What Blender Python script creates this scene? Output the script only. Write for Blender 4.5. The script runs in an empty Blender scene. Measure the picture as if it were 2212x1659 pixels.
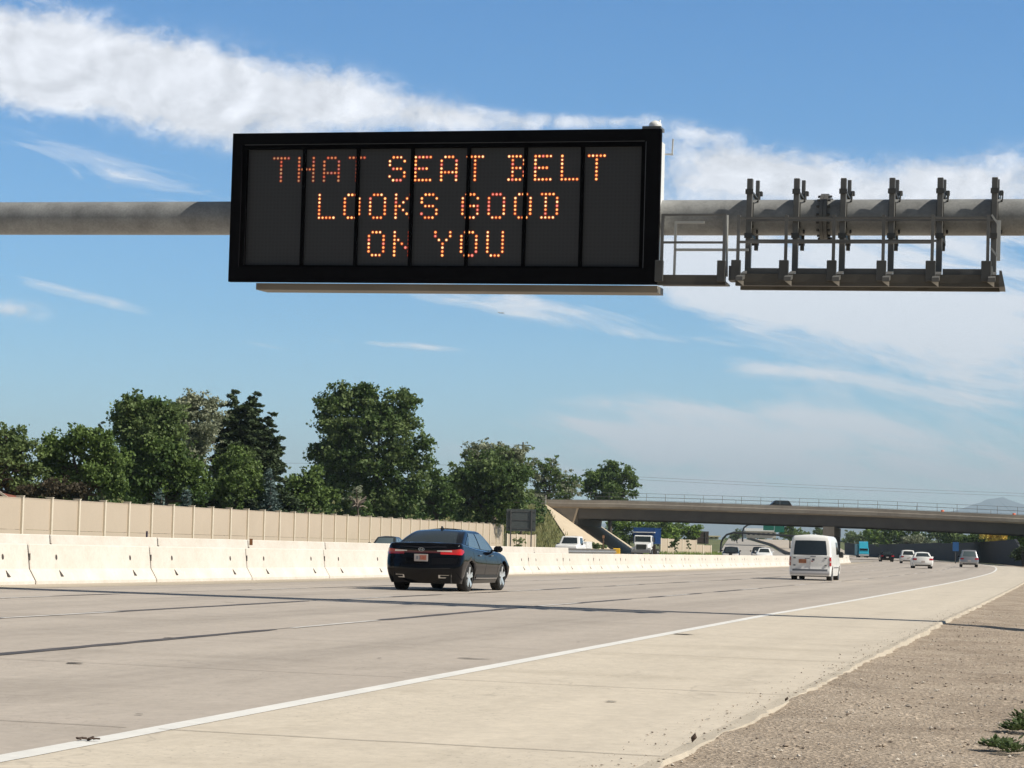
import bpy, math, random
import numpy as np
from mathutils import Vector, Matrix, Euler
SKY_STRENGTH = 0.11
SKYTINT = [(0.0, (1.02, 1.25, 1.32)), (0.35, (0.53, 0.93, 1.15)), (1.0, (0.33, 0.80, 1.14))]
CLOUD_COL = (7.5, 7.6, 8.0)
CLOUD_WISP = (7.5, 7.7, 8.2)
BARR_P = 16.0
FRONT_Z0 = 28.7
HAZE_D = 7.5e-5
UNSEEN_SKY_GREY = (1.02, 1.08, 1.12)

random.seed(7)
rng = np.random.default_rng(7)
SC = bpy.context.scene
COL = SC.collection
RAD = math.radians

# ------------------------------------------------------------------ camera
CAMZ = 1.1
PITCH = math.atan((1180.0 - 829.5) / 4590.0)
ROLL = 0.0225
cam = bpy.data.cameras.new("camera")
cam.sensor_width = 36.0
cam.lens = 36.0 * 4590.0 / 2212.0
cam.clip_start = 0.1
cam.clip_end = 60000.0
camo = bpy.data.objects.new("camera", cam)
COL.objects.link(camo)
R3 = Matrix.Rotation(math.pi / 2 + PITCH, 3, 'X') @ Matrix.Rotation(ROLL, 3, 'Z')
camo.matrix_world = Matrix.Translation((0, 0, CAMZ)) @ R3.to_4x4()
SC.camera = camo

# ------------------------------------------------------------------ sun, sky and exposure
SUN_EL = RAD(44.0)
SUN_AZ = math.atan2(0.945, -0.31)        # clockwise from +Y: the sun stands to the right, a little behind the camera
sd = bpy.data.lights.new("sun", 'SUN')
sd.energy = 4.6
sd.angle = RAD(0.5)
sd.color = (1.0, 0.935, 0.81)
so = bpy.data.objects.new("sun", sd)
COL.objects.link(so)
sv = Vector((math.sin(SUN_AZ) * math.cos(SUN_EL), math.cos(SUN_AZ) * math.cos(SUN_EL), math.sin(SUN_EL)))
so.rotation_euler = sv.to_track_quat('Z', 'Y').to_euler()
so.location = (60, -10, 60)

SC.view_settings.view_transform = 'Standard'
SC.view_settings.look = 'None'
SC.view_settings.exposure = 0.28
SC.view_settings.gamma = 1.0
SC.cycles.max_bounces = 6
SC.cycles.transparent_max_bounces = 8
SC.cycles.volume_bounces = 0
SC.cycles.use_denoising = True

class NT:
    """small helper to write node trees"""
    def __init__(s, tree):
        s.t = tree; s.n = tree.nodes; s.l = tree.links
    def new(s, typ, **kw):
        n = s.n.new(typ)
        for k, v in kw.items():
            setattr(n, k, v)
        return n
    def link(s, a, b): s.l.new(a, b)
    def val(s, sock, v):
        if hasattr(v, 'is_output'): s.l.new(v, sock)
        else: sock.default_value = v
    def math(s, op, a, b=0.0, c=0.0, clamp=False):
        n = s.n.new('ShaderNodeMath'); n.operation = op; n.use_clamp = clamp
        s.val(n.inputs[0], a); s.val(n.inputs[1], b)
        if len(n.inputs) > 2: s.val(n.inputs[2], c)
        return n.outputs[0]
    def mix(s, f, a, b, blend='MIX'):
        n = s.n.new('ShaderNodeMix'); n.data_type = 'RGBA'; n.blend_type = blend
        s.val(n.inputs[0], f)
        for i, v in ((6, a), (7, b)):
            if hasattr(v, 'is_output'): s.l.new(v, n.inputs[i])
            else: n.inputs[i].default_value = (v[0], v[1], v[2], 1.0)
        return n.outputs[2]
    def ramp(s, f, stops, interp='LINEAR'):
        n = s.n.new('ShaderNodeValToRGB'); n.color_ramp.interpolation = interp
        e = n.color_ramp.elements
        while len(e) < len(stops): e.new(0.5)
        for k, (p, c) in enumerate(stops):
            e[k].position = p
            e[k].color = (c, c, c, 1) if isinstance(c, (int, float)) else (c[0], c[1], c[2], 1)
        s.l.new(f, n.inputs[0]); return n.outputs[0]
    def noise(s, vec, scale, detail=4, rough=0.55, dist=0.0, dim='3D'):
        n = s.n.new('ShaderNodeTexNoise'); n.noise_dimensions = dim
        if vec is not None: s.l.new(vec, n.inputs['Vector'])
        n.inputs['Scale'].default_value = scale; n.inputs['Detail'].default_value = detail
        n.inputs['Roughness'].default_value = rough; n.inputs['Distortion'].default_value = dist
        return n.outputs[0]
    def comb(s, x, y, z=0.0):
        n = s.n.new('ShaderNodeCombineXYZ')
        for i, v in enumerate((x, y, z)): s.val(n.inputs[i], v)
        return n.outputs[0]

def build_world():
    w = bpy.data.worlds.new("World"); SC.world = w; w.use_nodes = True
    T = NT(w.node_tree); T.n.clear()
    out = T.new('ShaderNodeOutputWorld'); bg = T.new('ShaderNodeBackground')
    T.link(bg.outputs[0], out.inputs[0])
    sky = T.new('ShaderNodeTexSky'); sky.sky_type = 'NISHITA'
    sky.sun_disc = False
    sky.sun_elevation = SUN_EL; sky.sun_rotation = SUN_AZ
    sky.altitude = 1300; sky.air_density = 1.0; sky.dust_density = 0.6; sky.ozone_density = 2.2
    tc = T.new('ShaderNodeTexCoord')
    sep = T.new('ShaderNodeSeparateXYZ'); T.link(tc.outputs['Generated'], sep.inputs[0])
    dx, dy, dz = sep.outputs
    dyc = T.math('MAXIMUM', dy, 0.08)
    u = T.math('DIVIDE', dx, dyc); v = T.math('DIVIDE', dz, dyc)
    # deepen the blue with elevation
    el = T.math('MULTIPLY', v, 1.0, clamp=False)
    tint = T.ramp(T.math('MULTIPLY_ADD', el, 3.2, 0.0, clamp=True), SKYTINT)
    skyc = T.mix(1.0, sky.outputs[0], tint, 'MULTIPLY')
    # unseen sky overhead and behind the camera is greyed to cut the ambient light
    unseen_f = T.math('MAXIMUM', T.ramp(dz, [(0.32, 0.0), (0.60, 0.9)]), T.ramp(T.math('MULTIPLY', dy, -1.0), [(0.0, 0.0), (0.4, 0.85)]))
    skyc = T.mix(unseen_f, skyc, UNSEEN_SKY_GREY)
    # ---- clouds laid out in direction space: a sum of soft elongated masses, broken by noise
    def blob(cx, cy, ang, a, b, p):
        ca, sa = math.cos(ang), math.sin(ang)
        ux = T.math('SUBTRACT', u, cx); vy = T.math('SUBTRACT', v, cy)
        X = T.math('MULTIPLY_ADD', ux, ca / a, T.math('MULTIPLY', vy, sa / a))
        Y = T.math('MULTIPLY_ADD', ux, -sa / b, T.math('MULTIPLY', vy, ca / b))
        d = T.math('ADD', T.math('MULTIPLY', X, X), T.math('MULTIPLY', Y, Y))
        e = T.math('EXPONENT', T.math('MULTIPLY', d, -1.0))
        return T.math('MULTIPLY', e, p)
    def total(lst):
        acc = None
        for b in lst:
            o = blob(*b); acc = o if acc is None else T.math('ADD', acc, o)
        return acc
    puff = T.noise(T.comb(T.math('MULTIPLY', u, 1.0), T.math('MULTIPLY', v, 1.25), 3.1), 30.0, 10, 0.60, 0.35)
    fine = T.noise(T.comb(u, T.math('MULTIPLY', v, 1.4), 9.1), 130.0, 6, 0.62, 0.6)
    puff2 = T.noise(T.comb(T.math('ADD', u, 0.006), T.math('MULTIPLY_ADD', v, 1.25, -0.006), 3.1), 30.0, 6, 0.60, 0.35)
    big = T.noise(T.comb(u, v, 7.7), 9.0, 3, 0.5, 0.3)
    # wispy streaks tilt down to the right
    ca, sa = math.cos(-0.22), math.sin(-0.22)
    wx = T.math('MULTIPLY_ADD', u, ca, T.math('MULTIPLY', v, sa))
    wy = T.math('MULTIPLY_ADD', u, -sa, T.math('MULTIPLY', v, ca))
    wisp = T.noise(T.comb(T.math('MULTIPLY', wx, 7.0), T.math('MULTIPLY', wy, 42.0), 1.3), 1.0, 10, 0.66, 1.0)
    wisp2 = T.noise(T.comb(T.math('MULTIPLY', wx, 2.6), T.math('MULTIPLY', wy, 15.0), 5.9), 1.0, 5, 0.55, 0.6)
    A = total(CUMULUS)
    ka = T.math('MULTIPLY', A, 3.0, clamp=True)
    gap = T.noise(T.comb(u, T.math('MULTIPLY', v, 1.6), 15.5), 17.0, 6, 0.6, 0.5)
    a = T.math('MULTIPLY_ADD', T.math('MULTIPLY', T.math('SUBTRACT', puff, 0.5), ka), 1.6, A)
    a = T.math('MULTIPLY_ADD', T.math('MULTIPLY', T.math('SUBTRACT', big, 0.5), ka), 0.7, a)
    a = T.math('MULTIPLY_ADD', T.math('MULTIPLY', T.math('SUBTRACT', fine, 0.5), ka), 0.9, a)
    a = T.math('MULTIPLY_ADD', T.math('MULTIPLY', T.math('SUBTRACT', gap, 0.5), ka), 0.9, a)
    ma = T.ramp(a, [(0.16, 0.0), (0.36, 0.20), (0.60, 0.60), (0.86, 0.86), (1.0, 0.95)], 'B_SPLINE')
    B = total(WISPS)
    kb = T.math('MULTIPLY', B, 3.0, clamp=True)
    rip = T.noise(T.comb(T.math('MULTIPLY', wx, 15.0), T.math('MULTIPLY', wy, 62.0), 2.2), 1.0, 10, 0.64, 0.9)
    b = T.math('MULTIPLY_ADD', T.math('MULTIPLY', T.math('SUBTRACT', wisp, 0.5), kb), 2.3, B)
    b = T.math('MULTIPLY_ADD', T.math('MULTIPLY', T.math('SUBTRACT', wisp2, 0.5), kb), 1.9, b)
    b = T.math('MULTIPLY_ADD', T.math('MULTIPLY', T.math('SUBTRACT', rip, 0.5), kb), 2.4, b)
    mb = T.math('MULTIPLY', T.ramp(b, [(0.12, 0.0), (0.44, 0.30), (0.78, 0.80), (1.0, 1.0)], 'EASE'), 0.92)
    # relief: the side away from the light is a little greyer
    rel = T.math('MULTIPLY', T.math('SUBTRACT', puff, puff2), 1.0)
    shade = T.math('ADD', T.math('MULTIPLY_ADD', T.math('SUBTRACT', puff, 0.5), 0.22, 0.97), rel)
    ccol = T.mix(1.0, CLOUD_COL, T.comb(shade, shade, shade), 'MULTIPLY')
    c1 = T.mix(mb, skyc, CLOUD_WISP)
    c2 = T.mix(ma, c1, ccol)
    T.link(c2, bg.inputs[0]); bg.inputs[1].default_value = SKY_STRENGTH
def ray(xd, yd):
    d = R3 @ Vector(((xd - 1106.0) / 4590.0, -(yd - 829.5) / 4590.0, -1.0))
    return d / d.y
def at(xd, yd, Y):
    """world point at distance Y along +Y, seen where the photograph (2212 wide) has xd, yd"""
    d = ray(xd, yd)
    return Vector((0, 0, CAMZ)) + d * Y
def sky_ell(lst):
    out = []
    for (x, y, ang, rx, ry, p) in lst:
        d = ray(x, y)
        out.append((d.x, d.z, -math.radians(ang) , rx / 4590.0, ry / 4590.0, p))
    return out
CUMULUS = sky_ell([
    (20, 100, 12, 300, 100, 1.05), (330, 170, 13, 250, 84, 1.0), (600, 200, 8, 220, 72, 0.95), (440, 262, 16, 150, 44, 0.6),
    (820, 232, 5, 140, 52, 0.75), (1000, 258, 5, 110, 28, 0.55), (1130, 262, 3, 70, 20, 0.5), (1240, 262, 3, 60, 16, 0.46), (1350, 262, -5, 90, 16, 0.42), (80, 220, 8, 120, 45, 0.42), (110, 180, 8, 160, 60, 0.5),
    (1590, 345, 12, 170, 50, 0.62), (1560, 400, 0, 200, 60, 0.6), (1850, 400, 3, 300, 56, 0.78), (2160, 390, -6, 190, 64, 0.8),
    (1500, 285, 5, 70, 22, 0.42), (20, 668, 5, 75, 24, 0.72)])
WISPS = sky_ell([
    (350, 400, 8, 170, 34, 0.55), (120, 330, 15, 160, 40, 0.4), (150, 627, 14, 140, 13, 0.85), (845, 745, 3, 110, 8, 0.75), (560, 741, 8, 75, 6, 0.45),
    (1240, 690, 11, 300, 24, 0.62), (1020, 655, 10, 120, 14, 0.55), (1480, 735, 5, 120, 10, 0.42), (1180, 660, 8, 200, 16, 0.5), (1480, 625, 5, 320, 55, 0.7), (1900, 640, 8, 460, 90, 0.8),
    (2120, 780, 8, 400, 110, 0.72), (1900, 835, 10, 230, 18, 0.6), (1700, 805, 5, 160, 14, 0.5), (1600, 893, 3, 270, 20, 0.7), (1980, 960, 5, 460, 90, 0.62), (1300, 930, 4, 200, 22, 0.35), (1450, 985, 2, 300, 20, 0.35), (1950, 720, 9, 260, 20, 0.35), (1750, 700, 12, 220, 18, 0.3), (2150, 870, 6, 140, 30, 0.3),
    (1800, 1050, 3, 700, 70, 0.55), (1650, 960, 2, 300, 40, 0.42), (2000, 510, 0, 360, 80, 0.8), (1500, 520, 0, 200, 70, 0.75), (1450, 560, 0, 200, 40, 0.4)])
build_world()

# ------------------------------------------------------------------ materials
MATS = {}
def P(name, col, rough=0.6, metal=0.0, coat=0.0, emit=None, es=1.0, var=0.0, vscale=1.0, vcol=None, bump=0.0, bscale=20.0, coords='Object', spec=0.5, var2=0.0, vscale2=8.0):
    """procedural principled material with optional noise variation and bump"""
    if name in MATS: return MATS[name]
    m = bpy.data.materials.new(name); m.use_nodes = True
    T = NT(m.node_tree); b = T.n['Principled BSDF']
    b.inputs['Base Color'].default_value = (*col, 1)
    b.inputs['Roughness'].default_value = rough
    b.inputs['Metallic'].default_value = metal
    b.inputs['Coat Weight'].default_value = coat
    b.inputs['Specular IOR Level'].default_value = spec
    if emit:
        b.inputs['Emission Color'].default_value = (*emit, 1); b.inputs['Emission Strength'].default_value = es
    tc = T.new('ShaderNodeTexCoord'); vec = tc.outputs[coords]
    if var > 0:
        n1 = T.noise(vec, vscale, 5, 0.6)
        f = T.ramp(n1, [(0.3, 0.0), (0.7, 1.0)])
        c2 = vcol if vcol else tuple(c * (1 - var) for c in col)
        c = T.mix(f, c2, col)
        if var2 > 0:
            n2 = T.noise(vec, vscale2, 4, 0.65)
            g = T.math('MULTIPLY_ADD', T.math('SUBTRACT', n2, 0.5), var2 * 2, 1.0)
            c = T.mix(1.0, c, T.comb(g, g, g), 'MULTIPLY')
        T.link(c, b.inputs['Base Color'])
    if bump > 0:
        bn = T.new('ShaderNodeBump'); bn.inputs['Strength'].default_value = bump; bn.inputs['Distance'].default_value = 0.02
        T.link(T.noise(vec, bscale, 6, 0.6), bn.inputs['Height']); T.link(bn.outputs[0], b.inputs['Normal'])
    MATS[name] = m
    return m

# ------------------------------------------------------------------ mesh helpers
class MB:
    def __init__(s): s.v = []; s.f = []; s.m = []
    def add(s, vs, fs, mi=0):
        o = len(s.v); s.v.extend([tuple(v) for v in vs]); s.f.extend([tuple(i + o for i in f) for f in fs]); s.m.extend([mi] * len(fs))
    def box(s, c, d, rot=None, mi=0, bev=0.0):
        """centre, full size"""
        x, y, z = d[0] / 2, d[1] / 2, d[2] / 2; cen = Vector(c)
        if bev <= 0:
            vs = [(-x, -y, -z), (x, -y, -z), (x, y, -z), (-x, y, -z), (-x, -y, z), (x, -y, z), (x, y, z), (-x, y, z)]
            fs = [(0, 3, 2, 1), (4, 5, 6, 7), (0, 1, 5, 4), (1, 2, 6, 5), (2, 3, 7, 6), (3, 0, 4, 7)]
        else:
            b = min(bev, x * .9, y * .9, z * .9); vs = []; idx = {}
            for sx in (-1, 1):
                for sy in (-1, 1):
                    for sz in (-1, 1):
                        for k in range(3):
                            p = [sx * x, sy * y, sz * z]
                            for j in range(3):
                                if j != k: p[j] -= (sx, sy, sz)[j] * b
                            idx[(sx, sy, sz, k)] = len(vs); vs.append(tuple(p))
            I = idx; fs = []
            for k in range(3):
                a, c = [j for j in range(3) if j != k]
                for sg in (-1, 1):
                    q = []
                    for (p, r) in ((-1, -1), (1, -1), (1, 1), (-1, 1)):
                        t = [0, 0, 0]; t[k] = sg; t[a] = p; t[c] = r; q.append(I[(*t, k)])
                    fs.append(tuple(q))
            for k in range(3):
                a, c = [j for j in range(3) if j != k]
                for p in (-1, 1):
                    for r in (-1, 1):
                        q = []
                        for (sg, kk) in ((-1, a), (-1, c), (1, c), (1, a)):
                            t = [0, 0, 0]; t[k] = sg; t[a] = p; t[c] = r; q.append(I[(*t, kk)])
                        fs.append(tuple(q))
            for sx in (-1, 1):
                for sy in (-1, 1):
                    for sz in (-1, 1): fs.append(tuple(I[(sx, sy, sz, k)] for k in range(3)))
        if rot is not None: vs = [cen + rot @ Vector(v) for v in vs]
        else: vs = [cen + Vector(v) for v in vs]
        s.add(vs, fs, mi)
    def bar(s, a, b, w, h=None, mi=0, up=(0, 0, 1)):
        a, b = Vector(a), Vector(b); h = h or w
        d = b - a; L = d.length
        if L < 1e-6: return
        z = d / L; x = z.cross(Vector(up))
        if x.length < 1e-4: x = z.cross(Vector((1, 0, 0)))
        x.normalize(); y = z.cross(x)
        R = Matrix((x, y, z)).transposed()
        s.box((a + b) / 2, (w, h, L), R, mi)
    def tube(s, pts, r, n=12, mi=0, caps=True):
        pts = [Vector(p) for p in pts]; rs = r if isinstance(r, (list, tuple)) else [r] * len(pts)
        o = len(s.v); prev = None
        for i, p in enumerate(pts):
            t = (pts[min(i + 1, len(pts) - 1)] - pts[max(i - 1, 0)]).normalized()
            if prev is None:
                x = t.cross(Vector((0, 0, 1)));
                if x.length < 1e-3: x = t.cross(Vector((1, 0, 0)))
            else: x = prev - t * prev.dot(t)
            x.normalize(); y = t.cross(x); prev = x
            for k in range(n):
                a = 2 * math.pi * k / n
                s.v.append(tuple(p + (x * math.cos(a) + y * math.sin(a)) * rs[i]))
        for i in range(len(pts) - 1):
            for k in range(n):
                s.f.append((o + i * n + k, o + i * n + (k + 1) % n, o + (i + 1) * n + (k + 1) % n, o + (i + 1) * n + k)); s.m.append(mi)
        if caps:
            s.f.append(tuple(o + k for k in reversed(range(n)))); s.m.append(mi)
            e = o + (len(pts) - 1) * n; s.f.append(tuple(e + k for k in range(n))); s.m.append(mi)
    def lathe(s, prof, c, axis='X', n=24, mi=0):
        """prof: list of (axial, radius)"""
        o = len(s.v); c = Vector(c)
        for (a, r) in prof:
            for k in range(n):
                t = 2 * math.pi * k / n
                p = (a, r * math.cos(t), r * math.sin(t)) if axis == 'X' else ((r * math.cos(t), a, r * math.sin(t)) if axis == 'Y' else (r * math.cos(t), r * math.sin(t), a))
                s.v.append(tuple(c + Vector(p)))
        for i in range(len(prof) - 1):
            for k in range(n):
                s.f.append((o + i * n + k, o + i * n + (k + 1) % n, o + (i + 1) * n + (k + 1) % n, o + (i + 1) * n + k)); s.m.append(mi)
    def prism(s, poly, vec, mi=0):
        """extrude a closed polygon of 3D points along vec"""
        n = len(poly); v = Vector(vec)
        vs = [Vector(p) for p in poly] + [Vector(p) + v for p in poly]
        fs = [tuple(reversed(range(n))), tuple(range(n, 2 * n))] + [(i, (i + 1) % n, (i + 1) % n + n, i + n) for i in range(n)]
        s.add(vs, fs, mi)
    def build(s, name, mats, parent=None, smooth=False, angle=None):
        me = bpy.data.meshes.new(name)
        me.from_pydata(s.v, [], s.f)
        if not isinstance(mats, (list, tuple)): mats = [mats]
        for m in mats: me.materials.append(m)
        if len(mats) > 1: me.polygons.foreach_set('material_index', s.m)
        if smooth: me.polygons.foreach_set('use_smooth', [True] * len(s.f))
        me.update()
        if smooth and angle is not None:
            try: me.set_sharp_from_angle(angle=angle)
            except Exception: pass
        o = bpy.data.objects.new(name, me); COL.objects.link(o)
        if parent is not None: o.parent = parent
        return o

def tag(o, label=None, cat=None, group=None, kind=None):
    if label: o['label'] = label
    if cat: o['category'] = cat
    if group: o['group'] = group
    if kind: o['kind'] = kind
    return o
def thing(name, label, cat, loc=(0, 0, 0), rz=0.0, group=None):
    o = bpy.data.objects.new(name, None); COL.objects.link(o)
    o.empty_display_size = 0.3
    o.location = loc; o.rotation_euler = (0, 0, rz)
    return tag(o, label, cat, group)
def struct(o): o['kind'] = 'structure'; return o
def copy_tree(o, parent=None):
    c = o.copy(); COL.objects.link(c)
    if parent is not None: c.parent = parent
    for ch in list(o.children): copy_tree(ch, c)
    return c

# ------------------------------------------------------------------ the alignment of the motorway
ZS = np.arange(-60, 1400, 2.0)
SL = np.interp(ZS, [-60, 100, 150, 220, 290, 400, 500, 700, 1000, 1400], [.262, .262, .25, .225, .17, .12, .09, .04, -.02, -.08])
LAT = np.concatenate([[0], np.cumsum((SL[1:] + SL[:-1]) / 2 * 2.0)])
LAT = LAT - np.interp(20.25, ZS, LAT) + 0.06
def G(z):
    """height of the carriageway along its length"""
    return float(np.interp(z, [-60, 38, 52, 90, 170, 230, 340, 600, 700, 800, 900, 960, 1400], [0, 0, -.04, -.10, -.10, 0, .12, .35, 1.2, 3.4, 6.3, 6.6, 6.6]))
def road(z, p, dz=0.0):
    """point beside the right edge line: z = distance, p = metres to the left of the line"""
    sl = float(np.interp(z, ZS, SL)); x = float(np.interp(z, ZS, LAT))
    n = math.hypot(1, sl)
    zz = z + p * sl / n
    return Vector((x - p / n, zz, G(zz) + 0.0065 * max(-4.0, min(p, 16.0)) + dz))
def strip(mb, p0, p1, z0, z1, step=2.0, dz=0.0, np_=1, mi=0):
    n = max(1, int(round((z1 - z0) / step)))
    o = len(mb.v)
    for i in range(n + 1):
        z = z0 + (z1 - z0) * i / n
        for j in range(np_ + 1):
            p = p0 + (p1 - p0) * j / np_
            mb.v.append(tuple(road(z, p, dz)))
    for i in range(n):
        for j in range(np_):
            a = o + i * (np_ + 1) + j
            mb.f.append((a, a + np_ + 1, a + np_ + 2, a + 1)[::-1] if False else (a + 1, a, a + np_ + 1, a + np_ + 2)[::-1]); mb.m.append(mi)
# ================================================================== ground
def ss(a, b, t):
    t = max(0.0, min(1.0, (t - a) / (b - a))); return t * t * (3 - 2 * t)

M_ground = P('dry_ground', (0.17, 0.17, 0.09), 0.95, var=0.5, vscale=0.05, vcol=(0.10, 0.13, 0.05), var2=0.25, vscale2=1.5, spec=0.1)
def make_ground():
    xs = [-9000, -4000, -1500, -600, -300, -200, -150, -120, -90, -70, -50, -35, -20, -10, 0, 10, 20, 30, 45, 60, 80, 110, 150, 200, 300, 600, 1500, 4000, 12000]
    ys = [-60, -20, 0, 20, 40, 60, 90, 130, 170, 230, 290, 340, 420, 520, 600, 650, 700, 750, 800, 850, 900, 960, 1400, 2500, 4500, 9000, 26500]
    mb = MB()
    for y in ys:
        for x in xs: mb.v.append((x, y, G(y) - 0.40))
    n = len(xs)
    for i in range(len(ys) - 1):
        for j in range(n - 1):
            a = i * n + j; mb.f.append((a, a + 1, a + n + 1, a + n)); mb.m.append(0)
    struct(mb.build('ground', M_ground, smooth=True))
make_ground()

# ------------------------------------------------------------------ concrete carriageway
def conc_mat(name, c1, c2, stain, lanes=False):
    m = bpy.data.materials.new(name); m.use_nodes = True
    T = NT(m.node_tree); b = T.n['Principled BSDF']; b.inputs['Roughness'].default_value = 0.85
    b.inputs['Specular IOR Level'].default_value = 0.25
    uv = T.new('ShaderNodeUVMap'); sep = T.new('ShaderNodeSeparateXYZ'); T.link(uv.outputs[0], sep.inputs[0])
    s_, p_ = sep.outputs[0], sep.outputs[1]             # u = metres along, v = metres across
    # tyre polish: long streaks along the lanes
    st = T.noise(T.comb(T.math('MULTIPLY', s_, 0.02), T.math('MULTIPLY', p_, 1.1), 0), 1.0, 5, 0.6)
    big = T.noise(T.comb(T.math('MULTIPLY', s_, 0.05), T.math('MULTIPLY', p_, 0.22), 3), 1.0, 4, 0.6)
    f = T.math('ADD', T.math('MULTIPLY', st, 0.6), T.math('MULTIPLY', big, 0.4))
    c = T.mix(T.ramp(f, [(0.36, 0.0), (0.64, 1.0)]), c1, c2)
    med = T.noise(T.comb(T.math('MULTIPLY', s_, 0.35), T.math('MULTIPLY', p_, 1.4), 6), 1.0, 5, 0.65)
    c = T.mix(T.ramp(med, [(0.54, 0.0), (0.80, 0.6)]), c, stain)
    # broad slab-wide stains stretched across the carriageway
    acr = T.noise(T.comb(T.math('MULTIPLY', s_, 0.55), T.math('MULTIPLY', p_, 0.16), 21), 1.0, 4, 0.55)
    c = T.mix(T.ramp(acr, [(0.55, 0.0), (0.68, 0.38)]), c, stain)
    if lanes:   # oil drips and rubber along the middle of each lane
        cs = T.math('COSINE', T.math('MULTIPLY', T.math('SUBTRACT', p_, 2.1), 6.2832 / 3.82))
        dr = T.noise(T.comb(T.math('MULTIPLY', s_, 0.12), T.math('MULTIPLY', p_, 3.0), 30), 1.0, 5, 0.65)
        of = T.math('MULTIPLY', T.ramp(cs, [(0.35, 0.0), (1.0, 0.42)]), T.ramp(dr, [(0.35, 0.15), (0.7, 1.0)]))
        c = T.mix(of, c, tuple(x * 0.62 for x in c1))
    fine = T.noise(T.comb(s_, p_, 0), 9.0, 6, 0.75)
    mot = T.noise(T.comb(s_, p_, 14), 2.2, 5, 0.7)
    g = T.math('MULTIPLY_ADD', T.math('SUBTRACT', fine, 0.5), 0.52, 1.0)
    g = T.math('MULTIPLY_ADD', T.math('SUBTRACT', mot, 0.5), 0.30, g)
    c = T.mix(1.0, c, T.comb(g, g, g), 'MULTIPLY')
    pits = T.noise(T.comb(T.math('MULTIPLY', s_, 1.0), p_, 9), 26.0, 2, 0.5)
    pm = T.noise(T.comb(s_, p_, 4), 0.8, 2, 0.5)
    pf = T.math('MULTIPLY', T.ramp(pits, [(0.62, 0.0), (0.70, 1.0)]), T.ramp(pm, [(0.40, 0.0), (0.6, 0.55)]))
    c = T.mix(pf, c, tuple(x * 0.45 for x in c1))
    # thin cracks here and there
    vo = T.new('ShaderNodeTexVoronoi'); vo.feature = 'DISTANCE_TO_EDGE'; vo.inputs['Scale'].default_value = 1.0
    wv = T.comb(T.math('MULTIPLY_ADD', T.noise(T.comb(s_, p_, 1), 1.2, 3), 0.5, T.math('MULTIPLY', s_, 0.16)), T.math('MULTIPLY_ADD', T.noise(T.comb(s_, p_, 5), 1.2, 3), 0.5, T.math('MULTIPLY', p_, 0.22)), 0)
    T.link(wv, vo.inputs['Vector'])
    ck = T.ramp(vo.outputs['Distance'], [(0.0, 1.0), (0.006, 0.0)])
    ckm = T.ramp(T.noise(T.comb(s_, p_, 2), 0.18, 2), [(0.52, 0.0), (0.6, 0.28)])
    c = T.mix(T.math('MULTIPLY', ck, ckm), c, tuple(x * 0.35 for x in c1))
    T.link(c, b.inputs['Base Color'])
    bn = T.new('ShaderNodeBump'); bn.inputs['Strength'].default_value = 0.25; bn.inputs['Distance'].default_value = 0.01
    T.link(fine, bn.inputs['Height']); T.link(bn.outputs[0], b.inputs['Normal'])
    return m
M_lane = conc_mat('lane_concrete', (0.395, 0.345, 0.30), (0.475, 0.418, 0.362), (0.30, 0.26, 0.22), True)
M_should = conc_mat('shoulder_concrete', (0.53, 0.468, 0.385), (0.60, 0.53, 0.435), (0.42, 0.365, 0.29))
def road_obj(name, mat, p0, p1, z0, z1, step, dz, np_=4):
    mb = MB(); strip(mb, p0, p1, z0, z1, step, dz, np_)
    o = mb.build(name, mat, smooth=True)
    n = int(round((z1 - z0) / step)); uvs = []
    for i in range(n + 1):
        for j in range(np_ + 1): uvs.append((z0 + (z1 - z0) * i / n, p0 + (p1 - p0) * j / np_))
    me = o.data; uvl = me.uv_layers.new(name='UVMap')
    li = np.zeros(len(me.loops), dtype=np.int32); me.loops.foreach_get('vertex_index', li)
    uvl.data.foreach_set('uv', np.array(uvs, dtype=np.float32)[li].ravel())
    return struct(o)
road_obj('carriageway', M_lane, 0.0, 16.3, -40, 720, 2.0, 0.0, 6)
road_obj('hard_shoulder', M_should, -3.0, 0.0, -40, 720, 2.0, 0.0, 2)
road_obj('inner_shoulder', conc_mat('inner_shoulder_concrete', (0.40, 0.345, 0.27), (0.52, 0.45, 0.36), (0.30, 0.25, 0.19)), 14.3, 16.25, -40, 300, 2.0, 0.004, 2)

# pavement edge (a real step of about 9 cm down to the gravel), slightly ragged
mb = MB(); N = 1300; zz = np.linspace(-20, 200, N); rg = np.cumsum(rng.normal(0, 0.02, N)); rg -= np.convolve(rg, np.ones(41) / 41, 'same')
for i, z in enumerate(zz):
    e = max(-0.05, min(0.08, rg[i] * .22 + rng.normal(0, .012))) + 0.015
    a = road(z, -2.95, 0.006); b = road(z, -3.02 - e, 0.004); c = road(z, -3.06 - e + rng.normal(0, .01), -0.10)
    mb.v += [tuple(a), tuple(b), tuple(c)]
for i in range(N - 1):
    for j in range(2):
        a = i * 3 + j; mb.f.append((a + 1, a + 4, a + 3, a)); mb.m.append(0)
struct(mb.build('pavement_edge', P('edge_concrete', (0.53, 0.465, 0.375), 0.9, var=0.3, vscale=2.0, bump=0.4, bscale=30)))

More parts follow.
